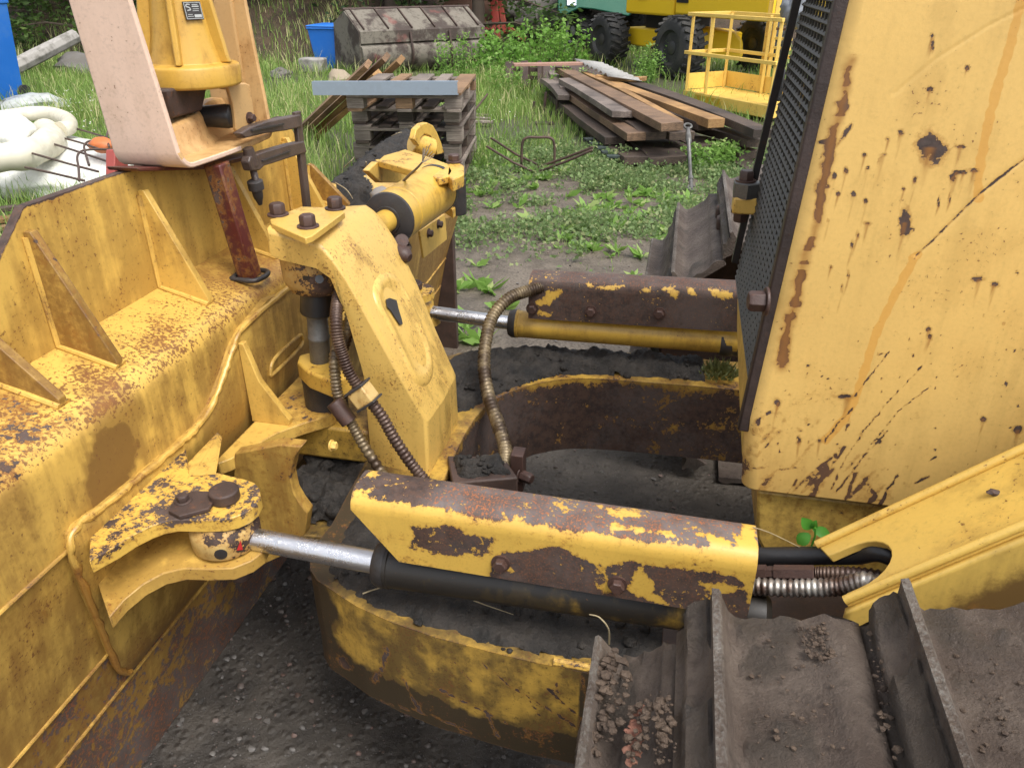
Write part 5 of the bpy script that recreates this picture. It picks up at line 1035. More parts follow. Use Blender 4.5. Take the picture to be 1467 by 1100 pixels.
def tree(x, y, H, cr, mat, label, seed, nl=5200, ls=.13):
    root = thing('tree', (x, y, hill(x, y) - .1), label, 'tree', 'trees on the bank'); R = random.Random(seed); t = MB(); t.tube([(0, 0, 0), (.05, 0, H * .4), (0, .05, H * .95)], [.16, .11, .03], 9); P = []; D = []
    for i in range(46):
        f = R.uniform(.02, 1); a = R.uniform(0, 6.28); L = cr * (1 - .55 * f) * R.uniform(.6, 1.1); b = V((0, 0, H * (.03 + .9 * f ** 1.25))); e = b + V((math.cos(a) * L, math.sin(a) * L, R.uniform(-.35, .3) - .25 * (1 - f))); t.tube([b, b.lerp(e, .5) + V((0, 0, .12)), e], [.035, .02, .006], 5)
        for j in range(nl // 46): k = R.random() ** .6; p = b.lerp(e, .15 + .9 * k); P.append((p.x + R.gauss(0, .17), p.y + R.gauss(0, .17), p.z + R.gauss(0, .13))); D.append((R.gauss(math.cos(a), .8), R.gauss(math.sin(a), .8), R.gauss(-.1, .5)))
    t.build('trunk', M['bark'], root, local=True, smooth=50); P = np.array(P); L = rng.uniform(.6, 1.3, len(P)) * ls; cl = np.array([nz(tuple(p), 1.6) for p in P]); v, q, h = leaves(P, np.array(D), L, L * .26, np.clip(rng.random(len(P)) * .6 + .2 + cl * .6, 0, 1)); f = fastmesh('crown', v, q, mat, h); f.parent = root
for i, (x, y, H, cr, mt, lb) in enumerate(((-14.6, 15.3, 4.5, 2.4, 'mid', 'dark green tree above the left blue bin'), (-12.0, 15.2, 5, 2.3, 'mid', 'dark tree on the bank behind the concrete post'), (-9.9, 16.0, 5, 2.1, 'dark', 'dark tree on the bank behind the pink yoke'), (-8.0, 17.2, 5, 2.0, 'dark', 'dark green tree on the brown bank left of the middle blue bin'), (-6.2, 17.0, 5, 2.2, 'dark', 'dark green tree on the bank behind the middle blue bin'), (-4.4, 17.2, 5, 2.2, 'mid', 'mid green tree behind the loader bucket'), (-3.4, 21.5, 5, 2.3, 'mid', 'mid green tree far behind the red machine'), (-.4, 24, 5, 2.4, 'mid', 'tree far behind the green machine'))): tree(x, y, H, cr, M[mt], lb, i + 2)
mb = MB(); R = random.Random(2)
for k in range(90):
    c = PZ(R.uniform(70, 135), R.uniform(128, 190), .28) if k < 60 else PZ(R.uniform(672, 740), R.uniform(135, 175), .1); mb.blob(c, R.uniform(.004, .011), k, .3, 1, .6)
tag(mb.build('wildflowers', plain('white_petals', (.62, .62, .52), .7)), 'scattered tiny white wildflowers in the long grass', 'flowers', None, 'stuff')
# ---------------------------------------------------------------- things standing about the yard
def single(mb, name, mat, label, cat, group=None, **k): return tag(mb.build(name, mat, None, **k), label, cat, group)
M['blue'] = plain('blue_plastic', (.012, .135, .52), .4, .12, dirt=.25, dcol=(.10, .22, .42)); M['white'] = plain('white_membrane', (.68, .68, .63), .5, .08, .05, 7, dirt=.35, dcol=(.42, .40, .30)); M['cream'] = plain('cream_pipe', (.60, .56, .44), .5, .08, .003, 12, dirt=.3, dcol=(.25, .2, .12))
M['galv'] = plain('galvanised_steel', (.38, .45, .53), .35, .12, .0006, 25, metal=.7, dirt=.2, dcol=(.2, .2, .2)); M['concrete'] = plain('pale_concrete', (.32, .30, .275), .85, .25, .01, 9, dirt=.7, dcol=(.07, .065, .05)); M['rock'] = plain('grey_rock', (.13, .12, .11), .9, .3, .03, 6)
M['craneyel'] = plain('bright_yellow_enamel', (.78, .50, .012), .45, .06, dirt=.06, dcol=(.30, .19, .03)); M['basketyel'] = paint('flaky_yellow_basket', (.78, .53, .12), rust=.05, grime=.1, mott=.05, fine=.3, edge=.0, sc_=.6)
M['tyre'] = plain('tyre_rubber', (.022, .022, .022), .7, .25, .004, 30, dirt=.5, dcol=(.075, .068, .058)); M['rim'] = plain('dark_rim', (.028, .028, .029), .5); M['whiterim'] = plain('white_rim', (.5, .5, .48), .5)
M['greenp'] = plain('green_enamel', (.003, .085, .048), .6, dirt=.08); M['redp'] = plain('faded_red_enamel', (.36, .045, .028), .5, .25, dirt=.5, dcol=(.2, .09, .05)); M['brownp'] = plain('rusty_brown_plate', (.125, .055, .032), .7, .35, .004, 6); M['orange'] = plain('orange_plastic', (.55, .14, .03), .5)
def bucketm():
    n = NT('lichened_bucket_steel'); A = n.noise(2.6, 6, .68); B = n.noise(16, 6, .7); c = n.mix(n.ss(A, .42, .56), (.050, .035, .028), (.165, .145, .115)); c = n.mix(n.ss(B, .52, .66, 0, .75), c, (.075, .065, .052)); c = n.mix(n.ss(n.noise(1.7, 3), .62, .7, 0, .5), c, (.20, .06, .05)); return n.out(c, .8, B, .006, .6)
M['bucket'] = bucketm()
# blue bins
def bin_(cx, cy, label, s=1., rz=0, lean=0):
    r = thing('wheelie_bin', (cx, cy, 0), label, 'bin', None, rz); mb = MB()
    mb.loft([[V((sx * w, sy * d, z)) for sx, sy in ((-1, -1), (1, -1), (1, 1), (-1, 1))] for z, w, d in ((.02, .21, .25), (.06, .215, .255), (.98 * s, .285, .33), (.985 * s, .30, .35), (1.03 * s, .30, .35), (1.035 * s, .27, .32))]); mb.build('bin_body', M['blue'], r, local=True, bevel=.012)
    mb = MB(); mb.loft([[V((sx * w, sy * d, z)) for sx, sy in ((-1, -1), (1, -1), (1, 1), (-1, 1))] for z, w, d in ((1.04 * s, .29, .34), (1.05 * s, .31, .36), (1.075 * s, .30, .34), (1.10 * s, .2, .25))]); mb.build('lid', M['blue'], r, local=True, bevel=.01)
    for sx in (-1, 1): mb = MB(); mb.cyl((sx * .22, .25, .10), (sx * .27, .25, .10), .10, 20); mb.build('wheel', M['tyre'], r, local=True)
    return r
c = PZ(8, 150, 0); bin_(c.x - .30, c.y + .2, 'tall blue plastic bin cropped by the left edge of the view', 1.25)
c = PZ(471, 100, 0); b = bin_(c.x, c.y + .2, 'blue tapered plastic bin with small stickers beside the loader bucket', .70)
mb = MB(); mb.box((-.17, -.300, .64), (.11, .004, .04)); mb.build('sticker', plain('white_sticker', (.6, .6, .55), .5), b, local=True); mb = MB(); mb.box((-.14, -.292, .595), (.16, .004, .028)); mb.build('sticker', plain('yellow_sticker', (.6, .48, .03), .5), b, local=True); mb = MB(); mb.box((.02, -.292, .595), (.12, .004, .03)); mb.build('sticker', M['rubber'], b, local=True)
# white membranes and pipes
mb = MB(); c = PZ(40, 262, 0); mb.blob((c.x - .1, c.y + .1, .08), (1.25, .80, .27), 3, .14, 5, fr=1.2); single(mb, 'plastic_tarpaulin', M['white'], 'big white plastic tarpaulin heap in the grass beyond the blade', 'tarpaulin', smooth=80)
mb = MB(); P = spline([PZ(a, b, .38) for a, b in ((-60, 232), (0, 226), (30, 222), (58, 212), (74, 200), (66, 190))], 40); mb.tube(P, [.11 + .008 * math.sin(i * .5) for i in range(40)], 20); single(mb, 'white_pipe', M['cream'], 'thick white flexible pipe lying across the tarpaulin heap', 'pipe', smooth=80)
mb = MB(); P = spline([PZ(a, b, .42) for a, b in ((-40, 175), (10, 168), (45, 163), (75, 164), (96, 172), (98, 182), (86, 186))], 40); mb.tube(P, .065, 16); single(mb, 'white_pipe', M['cream'], 'thin cream flexible pipe looping along the top of the heap', 'pipe', smooth=80)
mb = MB(); mb.blob(PZ(2, 190, .45), (.27, .22, .17), 8, .12, 4); single(mb, 'plastic_sack', M['white'], 'round white plastic sack at the left end of the heap', 'sack', smooth=80)
mb = MB(); mb.blob(PZ(48, 152, .1), (.42, .3, .14), 9, .3, 3); single(mb, 'plastic_sheet', plain('dirty_clear_sheet', (.42, .44, .42), .3, .2, .02, 14, dirt=.5), 'crumpled dirty clear sheet behind the white pipes', 'sheet')
g = 'rusty reinforcing bars beyond the blade'
for P, lb in (([(46, 220), (95, 234), (140, 246)], 'straight rusty bar lying second lowest of the four'), ([(36, 240), (78, 249), (120, 259)], 'straight rusty bar lying lowest of the four'), ([(68, 204), (110, 217), (152, 231)], 'straight rusty bar third from the bottom over the tarpaulin'), ([(90, 198), (116, 205), (142, 214)], 'short straight rusty bar just under the bent hooks'), ([(103, 183), (128, 190), (154, 198)], 'rusty bar topmost beside the cream pipe end'), ([(113, 259), (112, 240), (110, 226), (114, 218), (124, 215), (145, 214), (166, 215)], 'rusty bar bent to a hook, the lower hook'), ([(127, 237), (122, 220), (120, 210), (124, 204), (132, 202), (150, 201), (166, 201)], 'rusty bar bent to a hook, the middle hook'), ([(156, 211), (153, 198), (154, 188), (158, 183), (168, 181)], 'rusty bar bent to a hook close to the pink yoke')):
    mb = MB(); mb.tube(spline([PZ(a, b, .40) for a, b in P], 24), .0085, 8); single(mb, 'rebar', M['rebar'], lb, 'rebar', g, smooth=60)
mb = MB(); mb.blob(PZ(146, 208, .38), (.11, .09, .06), 3, .15, 3); single(mb, 'plastic_canister', M['orange'], 'orange plastic piece behind the bent rebar', 'plastic piece', smooth=70)
mb = MB(); mb.prism([PX(a, b, -1.6) for a, b in ((164, 215), (178, 215), (186, 246), (186, 290), (163, 290))], (-.03, 0, 0)); single(mb, 'red_plate', plain('salmon_red_steel', (.36, .07, .055), .5), 'salmon red steel plate standing behind the blade under the yoke', 'plate', bevel=.003)
for k, (a, b, z, wd, lb) in enumerate((((-40, 306), (24, 297), .13, .07, 'dark board end topmost at the left edge behind the blade'), ((-40, 320), (22, 312), .09, .09, 'sawn yellow board in the middle of the left edge stack'), ((-40, 332), (18, 323), .05, .10, 'pale board lowest in the left edge stack'))):
    mb = MB(); mb.bar(PZ(*a, z), PZ(*b, z), wd, .03); single(mb, 'board', M[('wooddark', 'woodfresh', 'woodbrown')[k]], lb, 'board', bevel=.003)
mb = MB(); a, b = PD(-10, 112, 12.6), PD(108, 52, 13.6); mb.tube([a, a.lerp(b, .5), b], [.125, .13, .12], 8); single(mb, 'concrete_post', M['concrete'], 'long pale concrete post lying up the grassy bank', 'post', bevel=.01)
mb = MB(); c = PZ(125, 108, 0); mb.blob((c.x, c.y, .1), (.55, .35, .25), 4, .35, 3); single(mb, 'rock', M['rock'], 'flat grey rock in the grass beside the pink yoke', 'rock', smooth=50)
mb = MB(); c = PZ(446, 105, 0); mb.box((c.x, c.y + .1, .12), (.44, .3, .25)); o = single(mb, 'stone_block', M['concrete'], 'squat grey concrete block in front of the middle blue bin', 'block', bevel=.03)
mb = MB(); c = PZ(402, 112, 0); mb.blob((c.x, c.y, .05), (.2, .16, .12), 6, .3, 3); single(mb, 'rock', M['rock'], 'small pale rock in grass right of the yoke', 'rock')
mb = MB(); c = PZ(487, 128, 0); mb.blob((c.x, c.y, .12), (.2, .2, .16), 7, .25, 3); single(mb, 'boulder', plain('buff_boulder', (.30, .24, .17), .8), 'buff boulder behind the leaning planks', 'boulder')
# loader bucket
BL, BR = PZ(521, 110, 0), PZ(694, 97, 0); bx = (BR - BL); bx.z = 0; Wd = bx.length; bx.normalize(); by = V((-bx.y, bx.x, 0)); bk0 = thing('loader_bucket', BL.lerp(BR, .5), 'old wide steel loader bucket lying face down, grey with lichen', 'loader bucket')
O = BL
def bp3(u, d, z): return O + bx * u + by * d + V((0, 0, z * .84))
pf = [(.42, .0), (.24, .02), (.10, .09), (.0, .19), (-.05, .30), (-.06, .42), (-.03, .53), (.05, .60), (.0, .62), (.0, .84), (.06, .88), (.55, 1.22), (.60, 1.24)]
inn = [(.64, 1.20), (.14, .82), (.08, .6), (.10, .3), (.2, .12), (.45, .05)]
mb = MB(); mb.loft([[bp3(u, d, z) for d, z in pf + inn] for u in (.0, .4, .8, 1.2, 1.6, 2.0, Wd)]); mb.build('shell', M['bucket'], bk0, smooth=30)
for u in (-.02, Wd): mb = MB(); mb.prism([bp3(u, d, z) for d, z in [(.02, .30), (.02, .84), (.56, 1.2), (1.05, .95), (1.15, .0), (.42, .0), (.22, .02), (.08, .12)]], bx * .025); mb.build('side_plate', M['bucket'], bk0)
for k in range(6): u = .08 + k * (Wd - .2) / 5; mb = MB(); mb.prism([bp3(u, d, z) for d, z in ((.04, .86), (.54, 1.215), (.54, 1.25), (.02, .90))], bx * .02); mb.build('rib', M['rust'], bk0)
for u in (.95, 1.75): mb = MB(); mb.tube([bp3(u, d, z) for d, z in ((-.02, .80), (-.05, .62), (-.09, .45), (-.08, .28), (.02, .12), (.2, .0))], .022, 8); mb.build('wear_strip', M['rust'], bk0)
mb = MB(); mb.tube([bp3(u, .57, 1.235) for u in (-.03, 1.2, Wd + .03)], .022, 8); mb.build('lip', M['rust'], bk0)
# pallets
def pallet_proto(mats, label):
    r = thing('pallet', (0, 0, 0), label, 'pallet', 'stacked wooden pallets'); Wp, Dp = .88, 1.2
    for i, wd in enumerate((.14, .10, .14, .10, .14)): x = -Wp / 2 + .07 + i * (Wp - .14) / 4; m = MB(); m.box((x, 0, .133), (wd, Dp, .022)); m.build('deck_board', M[mats[i % len(mats)]], r, local=True, bevel=.003)
    for y in (-1, 0, 1): m = MB(); m.box((0, y * (Dp / 2 - .07), .111), (Wp, .14, .022)); m.build('stringer', M[mats[(y + 1) % len(mats)]], r, local=True, bevel=.003)
    for x in (-1, 0, 1):
        m = MB(); m.box((x * (Wp / 2 - .06), 0, .011), (.11, Dp, .022)); m.build('runner', M[mats[(x + 2) % len(mats)]], r, local=True, bevel=.003)
        for y in (-1, 0, 1): m = MB(); m.box((x * (Wp / 2 - .065), y * (Dp / 2 - .07), .061), (.13, .135, .077)); m.build('block', M[mats[(x + y + 2) % len(mats)]], r, local=True, bevel=.004)
    return r
pc = PD(552, 130, 5.85); top = pallet_proto(['woodgrey', 'woodbrown', 'woodgrey'], 'top wooden pallet carrying the galvanised strip'); ZT = .66
top.location = (pc.x + .06, pc.y + .55, ZT); top.rotation_euler = (0, 0, math.radians(9)); TOPP = top
low = pallet_proto(['woodgrey', 'wooddark'], 'second pallet from the top of the stack')
for i, (z, dx, dy, r_, lb) in enumerate(((ZT - .146, -.09, .30, 8, None), (ZT - .292, -.08, .28, 9, 'third pallet from the top of the grey stack'), (ZT - .438, -.10, .30, 8, 'fourth pallet from the top of the grey stack'), (ZT - .584, -.08, .28, 9, 'lowest pallet of the stack standing in the grass'))):
    o = low if i == 0 else copy_tree(low)
    if lb: o['label'] = lb
    o.location = (pc.x + .06 + dx, pc.y + .55 + dy, z); o.rotation_euler = (0, 0, math.radians(r_))
ZS = ZT + .145
mb = MB(); a, b = PD(448, 136, 5.72), PD(655, 131, 5.72); a.z = b.z = ZS + .035; mb.bar(a, b, .004, .095); d_ = V((0, .04, 0)); mb.bar(a + V((0, .022, .046)), b + V((0, .022, .046)), .044, .004); mb.bar(a + V((0, .022, -.046)), b + V((0, .022, -.046)), .044, .004); single(mb, 'steel_channel', M['galv'], 'shiny galvanised steel strip lying along the front of the pallets', 'steel strip')
for k, (a, b, w_, lb, mt) in enumerate((((418, 196), (527, 92), .10, 'leaning orange plank leftmost behind the pallets', 'woodbrown'), ((436, 190), (553, 82), .10, 'leaning dark plank second from the left behind the pallets', 'woodbrown'), ((452, 188), (540, 106), .09, 'short leaning plank low between the others', 'woodfresh'), ((455, 195), (574, 86), .10, 'leaning bright orange plank rightmost behind the pallets', 'woodfresh'))):
    mb = MB(); mb.bar(PZ(*a, .03), PD(*b, 7.05 - .05 * k), w_, .05, (0, -.5, .8)); single(mb, 'leaning_plank', M[mt], lb, 'plank', 'planks leaning behind the pallets', bevel=.003)
# lumber pile
LZ = lambda P: [(780 + a / 2.994, b / 2.994) for a, b in P]
pile = [((90, 445), (300, 605), .14, .17, .06, 'wooddark', 'dark plank on the near left side of the pile, second layer'), ((30, 400), (280, 575), .10, .17, .06, 'wooddark', 'dark plank lowest along the near left edge of the pile'), ((100, 395), (395, 588), .24, .15, .06, 'pilebrown', 'brown plank along the near left edge above the dark ones'), ((95, 345), (335, 492), .36, .18, .05, 'pilegrey', 'short pinkish grey plank on top at the left'), ((75, 300), (545, 545), .38, .17, .06, 'pilebrown', 'long weathered brown plank on top, running full length'), ((170, 318), (575, 530), .36, .07, .05, 'woodfresh', 'narrow orange batten next to the topmost plank'), ((330, 505), (470, 585), .24, .2, .06, 'wooddark', 'short wet black plank on the front middle of the pile'), ((500, 540), (590, 585), .24, .2, .06, 'wooddark', 'dark plank end beside the link rod'), ((235, 345), (735, 530), .32, .14, .07, 'woodfresh', 'long bowed orange plank across the middle'), ((330, 350), (935, 575), .30, .16, .06, 'wooddark', 'long black grey plank along the far right side'), ((360, 440), (690, 545), .26, .14, .06, 'wooddark', 'dark plank under the bowed orange one'), ((275, 590), (420, 690), .07, .28, .06, 'wooddark', 'bottom plank end leftmost at the front'), ((400, 600), (530, 692), .07, .28, .06, 'wooddark', 'bottom plank end second from left at the front'), ((500, 610), (640, 680), .07, .26, .06, 'wooddark', 'bottom plank end third from left at the front'), ((600, 600), (690, 640), .10, .2, .06, 'wooddark', 'bottom plank end behind the link rod'), ((640, 540), (905, 615), .18, .17, .06, 'wooddark', 'dark plank sticking out at the right end of the pile'), ((640, 600), (880, 668), .08, .2, .06, 'wooddark', 'lowest dark plank at the right end of the pile'), ((820, 680), (930, 745), .03, .16, .05, 'wooddark', 'single dark board lying apart at the right end'), ((5, 345), (80, 420), .26, .12, .05, 'pilegrey', 'short grey board end at the far left of the pile'), ((40, 312), (95, 385), .30, .14, .05, 'pilegrey', 'upright split board end at the left of the pile'), ((220, 330), (435, 338), .40, .10, .04, 'woodfresh', 'short pale board across the back of the pile')]
for a, b, z, w_, h_, mt, lb in pile:
    A, B = PZ(*LZ([a])[0], z + h_ / 2), PZ(*LZ([b])[0], z + h_ / 2); mb = MB(); h_ *= 1.2; w_ *= 1.22; n_ = 14; tw_ = rnd.uniform(-.10, .10); bw = rnd.uniform(-.02, .03); D_ = (B - A); sd = D_.cross(V((0, 0, 1))).normalized(); rg = []
    for k in range(n_ + 1):
        f = k / n_; c_ = A.lerp(B, f) + V((0, 0, bw * math.sin(f * 3.1))) + sd * (.012 * nz((f * 3, A.x * 9, A.y), 1)); s2 = (sd + V((0, 0, tw_ * (f - .5)))).normalized(); u2 = s2.cross(D_.normalized()); ww = w_ * (1 + .05 * nz((f * 6, A.x, 3), 1)); rg.append([c_ + s2 * (i * ww / 2) + u2 * (j * h_ / 2) for i, j in ((-1, -1), (1, -1), (1, 1), (-1, 1))])
    mb.loft(rg); single(mb, 'lumber_plank', M[mt], lb, 'plank', 'planks of the lumber pile', bevel=.004)
for k, (a, b, z) in enumerate((((60, 470), (330, 640), .05), ((560, 560), (840, 690), .03))): mb = MB(); A, B = PZ(*LZ([a])[0], z), PZ(*LZ([b])[0], z); mb.bar(A, B, .09, .09); single(mb, 'bearer', M['wooddark'], ['dark bearer beam under the left of the lumber pile', 'dark bearer beam under the right of the lumber pile'][k], 'beam')
r = thing('slatted_panel', PZ(860, 212, 0), 'dark green slatted panel tucked under the lumber pile', 'panel')
for k in range(5): a, b = (837 + k * 8, 200 + k * 6), (868 + k * 6, 198 + k * 6.5); m = MB(); m.bar(PZ(*a, .11), PZ(*b, .11), .085, .02); m.build('slat', M['woodgrn'], r, bevel=.002)
mb = MB(); us = [i / 40 for i in range(41)]
def corr(u, v): A, B = PZ(822, 86, .52), PZ(872, 109, .46); s = A.lerp(B, u); q = PZ(905, 103, .44) - PZ(862, 97, .46); return s + q * v + V((0, 0, .018 * math.sin(u * 50)))
mb.sheet(corr, us, [0, .5, 1]); o = single(mb, 'corrugated_sheet', plain('pale_corrugated', (.33, .32, .30), .5, dirt=.4), 'pale corrugated roofing sheet on the back of the lumber pile', 'sheet', smooth=80, recalc=False); o.modifiers.new('t', 'SOLIDIFY').thickness = .004
mb = MB(); mb.bar(PZ(735, 93, .5), PZ(845, 91, .5), .18, .03); single(mb, 'pink_board', plain('pinkish_board', (.36, .20, .15), .7), 'pinkish board lying on the rusty steel channel', 'board')
r = thing('channel_section', PZ(760, 128, 0), 'rusty brown steel channel frame lying in the weeds', 'steel frame')
for P, w_ in ((((731, 92), (731, 128)), .10), (((752, 91), (752, 128)), .10), (((774, 91), (774, 126)), .05)):
    a, b = PD(*P[0], 11.6), PD(*P[1], 11.6); m = MB(); m.bar(a, b, w_ * 1.2, .2, (0, 1, 0)); m.build('upright', M['rust'], r, bevel=.005)
for y in (100, 112): m = MB(); m.bar(PD(740, y, 11.7), PD(772, y, 11.7), .06, .06); m.build('crossbar', M['rust'], r)
m = MB(); m.hexa([PD(774, 94, 11.65), PD(862, 96, 11.65), PD(862, 128, 11.65), PD(774, 126, 11.65), PD(774, 92, 11.9), PD(862, 94, 11.9), PD(862, 124, 11.9), PD(774, 122, 11.9)]); m.build('channel', M['woodbrown' if 0 else 'rust'], r)
# rusty rod frames and small litter on the dirt
r = thing('rod_frame', PZ(768, 246, 0), 'rusty bent rod frame standing on the weedy dirt', 'rod frame')
for P in ([(703, 198), (740, 222), (770, 236)], [(697, 210), (735, 233), (766, 247)], [(770, 240), (810, 226), (849, 211)], [(768, 247), (812, 231), (848, 215)]): m = MB(); m.tube([PZ(a, b, .05 + .22 * (abs(a - 768) / 75)) for a, b in P], .011, 8); m.build('rod', M['rebar'], r)
m = MB(); c = PZ(747, 247, 0); e = PZ(793, 247, 0); hh = V((0, 0, .30)); m.tube(spline([c, c + hh * .75, c.lerp(e, .12) + hh, c.lerp(e, .5) + hh * 1.02, c.lerp(e, .88) + hh, e + hh * .75, e], 30), .012, 8); m.build('hoop', M['rebar'], r)
m = MB(); m.box(c.lerp(e, .5) + V((0, 0, .015)), (.42, .12, .03)); m.build('foot_plate', M['rust'], r)
for k, (a, b, c_, lb) in enumerate((((762, 150), (763, 170), .2, 'thin rusty stake left of three by the lumber pile'), ((778, 142), (779, 166), .28, 'thin rusty stake in the middle of three by the lumber pile'), ((798, 138), (796, 172), .3, 'thin rusty stake right of three by the lumber pile'))):
    p = PZ(*b, 0); mb = MB(); mb.tube([p, p + V((.01, 0, c_ * .6)), p + V((.015, 0, c_))], .018, 7); single(mb, 'stake', M['rust'], lb, 'stake')
for a, b, w_, mt, lb in (((742, 234), (808, 222), .10, 'woodbrown', 'orange brown board on the dirt behind the rod frame'), ((728, 208), (748, 212), .12, 'woodgrey', 'small flat board behind the left rods'), ((772, 193), (790, 196), .14, 'wooddark', 'small dark slab on the dirt'), ((766, 177), (792, 177), .14, 'wooddark', 'dark flat slab at the foot of the stakes')): mb = MB(); mb.bar(PZ(*a, .02), PZ(*b, .02), w_, .03); single(mb, 'loose_board', M[mt], lb, 'board', bevel=.004)
for k in range(3): mb = MB(); mb.bar(PZ(674, 164 + 5 * k, .06), PZ(699 + 3 * k, 165 + 5 * k, .06), .09, .02); single(mb, 'slat', M['woodgrey'], ['grey slat farthest of three beside the pallet stack', 'grey slat in the middle of three beside the pallet stack', 'grey slat nearest of three beside the pallet stack'][k], 'slat', 'grey slats beside the pallet stack')
mb = MB(); mb.tube([PZ(676, 163, .12), PZ(698, 135, .3)], .012, 7); single(mb, 'iron_rod', M['rebar'], 'thin iron rod leaning in the grass beside the pallets', 'rod')
r = thing('link_rod', PZ(990, 275, 0), 'bright grey threaded link rod with eyes leaning on the lumber', 'link rod')
a, b = PZ(990, 272, .03), PD(985, 184, 6.75); d = (b - a).normalized(); m = MB(); m.lathe(a, d, [(0, .016), (.12, .016), (.121, .022), (.16, .022), (.161, .014), ((b - a).length * .75, .018), ((b - a).length * .76, .026), ((b - a).length * .85, .026), ((b - a).length, .016)], 12); m.build('rod', M['greysteel'], r, smooth=50)
for p, s_ in ((b, 1), (a, .8)):
    m = MB(); m.tube([p + d * .03 * s_ + (V((1, 0, 0)) * math.cos(t) + d * math.sin(t)) * .032 * s_ for t in [i * math.pi / 9 for i in range(19)]], .011 * s_, 8, caps=False); m.build('eye', M['greysteel'], r)
# ---------------------------------------------------------------- machines
def wheel(parent, c, n, rad, w, rimm, lugs=True):
    c, n = V(c), V(n).normalized(); m = MB(); m.lathe(c - n * w / 2, n, [(.0, rad * .56), (.0, rad * .80), (.03, rad * .90), (w * .2, rad * .955), (w * .8, rad * .955), (w - .03, rad * .90), (w, rad * .80), (w, rad * .56), (w - .06, rad * .54)], 40); t = m.build('tyre', M['tyre'], parent, smooth=50)
    u = n.cross(V((0, 0, 1))).normalized(); m = MB()
    for k in range(22):
        for s in (-1, 1):
            a = 2 * math.pi * (k + .25 * s) / 22; rd = u * math.cos(a) + V((0, 0, 1)) * math.sin(a); tg = n.cross(rd); p0 = c + rd * rad * .975 + n * s * w * .04; p1 = c + rd * rad * .95 + n * s * w * .51 + tg * rad * .14 ; m.bar(p0, p1, rad * .085, rad * .085, rd)
    m.build('tread', M['tyre'], t); m = MB(); m.lathe(c + n * (w / 2 - .10), n, [(-.02, rad * .2), (0, rad * .52), (.07, rad * .56), (.085, rad * .55), (.06, rad * .5), (.0, rad * .44), (.0, rad * .25), (.05, rad * .22), (.07, rad * .12), (.07, 0.01)], 32); m.build('rim', rimm, t, smooth=40)
yel = thing('wheeled_handler', PZ(930, 105, 0), 'bright yellow wheeled lift machine with big black tyres', 'lift machine')
ax_n = V((-.785, -.62, 0)); fw = V((.62, -.785, 0)); R1 = .46
w1 = PZ(868, 94, 0) + V((0, .1, R1)); w2 = PZ(968, 114, 0) + V((0, .1, R1 + .03)); wheel(yel, w1, ax_n, R1, .42, M['rim']); wheel(yel, w2, ax_n, R1 + .03, .42, M['rim'])
for w_ in (w1, w2): wheel(yel, w_ - ax_n * 1.75, ax_n, R1, .42, M['rim'])
def obox(o, du, dn, z0, z1, f=fw, n=ax_n): return [o + f * du[0] + n * dn[0] + V((0, 0, z0 - o.z)), o + f * du[1] + n * dn[0] + V((0, 0, z0 - o.z)), o + f * du[1] + n * dn[1] + V((0, 0, z0 - o.z)), o + f * du[0] + n * dn[1] + V((0, 0, z0 - o.z))] + [o + f * du[0] + n * dn[0] + V((0, 0, z1 - o.z)), o + f * du[1] + n * dn[0] + V((0, 0, z1 - o.z)), o + f * du[1] + n * dn[1] + V((0, 0, z1 - o.z)), o + f * du[0] + n * dn[1] + V((0, 0, z1 - o.z))]
mb = MB(); mb.hexa(obox(w1, (.15, 2.3), (-.35, -1.3), .36, .68)); mb.build('chassis', M['craneyel'], yel, bevel=.03)
mb = MB(); mb.hexa(obox(w1, (.45, 1.9), (-.05, -1.5), .93, 1.75)); up = mb.build('superstructure', M['craneyel'], yel, bevel=.04); mb = MB(); mb.hexa(obox(w1, (1.93, 4.2), (-.05, -1.3), .95, 1.75)); mb.build('counterweight', M['craneyel'], up, bevel=.05)
mb = MB(); mb.hexa(obox(w1, (.5, 1.5), (-.5, -1.2), .66, .93)); mb.build('turntable', M['rubber'], yel)
mb = MB(); P = [PD(a, b, 13.2) for a, b in ((996, 50), (1010, 42), (1052, 47), (1064, 58), (1064, 84), (1000, 82))]; mb.prism(P, (0, .9, 0)); mb.build('boom_head', M['craneyel'], yel, bevel=.05)
p_ = w1 + fw * .75 + ax_n * -.195; mb = MB(); q = [PD(a, b, 15.4) for a, b in ((936, 0), (946, 0), (946, 9), (938, 9))]
mb = MB(); a0 = obox(w1, (.85, 1.12), (-.03, -.06), 1.18, 1.6); mb.hexa(a0); mb.build('notice', plain('white_notice', (.55, .55, .52), .4), up); mb = MB(); mb.hexa(obox(w1, (.88, .95), (-.022, -.04), 1.22, 1.42)); mb.hexa(obox(w1, (.53, .60), (-.185, -.192), 1.74, 1.78)) if 0 else None; mb.build('notice_mark', M['rubber'], up); mb = MB(); mb.hexa(obox(w1, (2.0, 2.3), (-.03, -.06), 1.15, 1.6)); mb.build('vent', M['rubber'], up)
grn = thing('green_machine', PZ(840, 78, 0), 'green wheeled machine behind the bright yellow one', 'machine'); c = PZ(826, 76, 0); 
wheel(grn, c + V((0, .1, .45)), ax_n, .45, .4, M['whiterim']); mb = MB(); P = [PD(a, b, 16.4) for a, b in ((798, -40), (1000, -40), (1000, 16), (905, 18), (900, 24), (850, 14), (830, 12), (806, 24), (798, 18))]; mb.prism(P, (0, 1.8, 0)); gb = mb.build('body', M['greenp'], grn, bevel=.03); mb = MB(); P = [PD(a, b, 16.35) for a, b in ((812, -6), (825, -6), (825, 8), (812, 8))]; mb.prism(P, (0, .05, 0)); mb.build('lamp_panel', M['galv'], gb)
wheel(grn, PZ(896, 70, 0) + V((0, .5, .45)), ax_n, .45, .4, M['rim'])
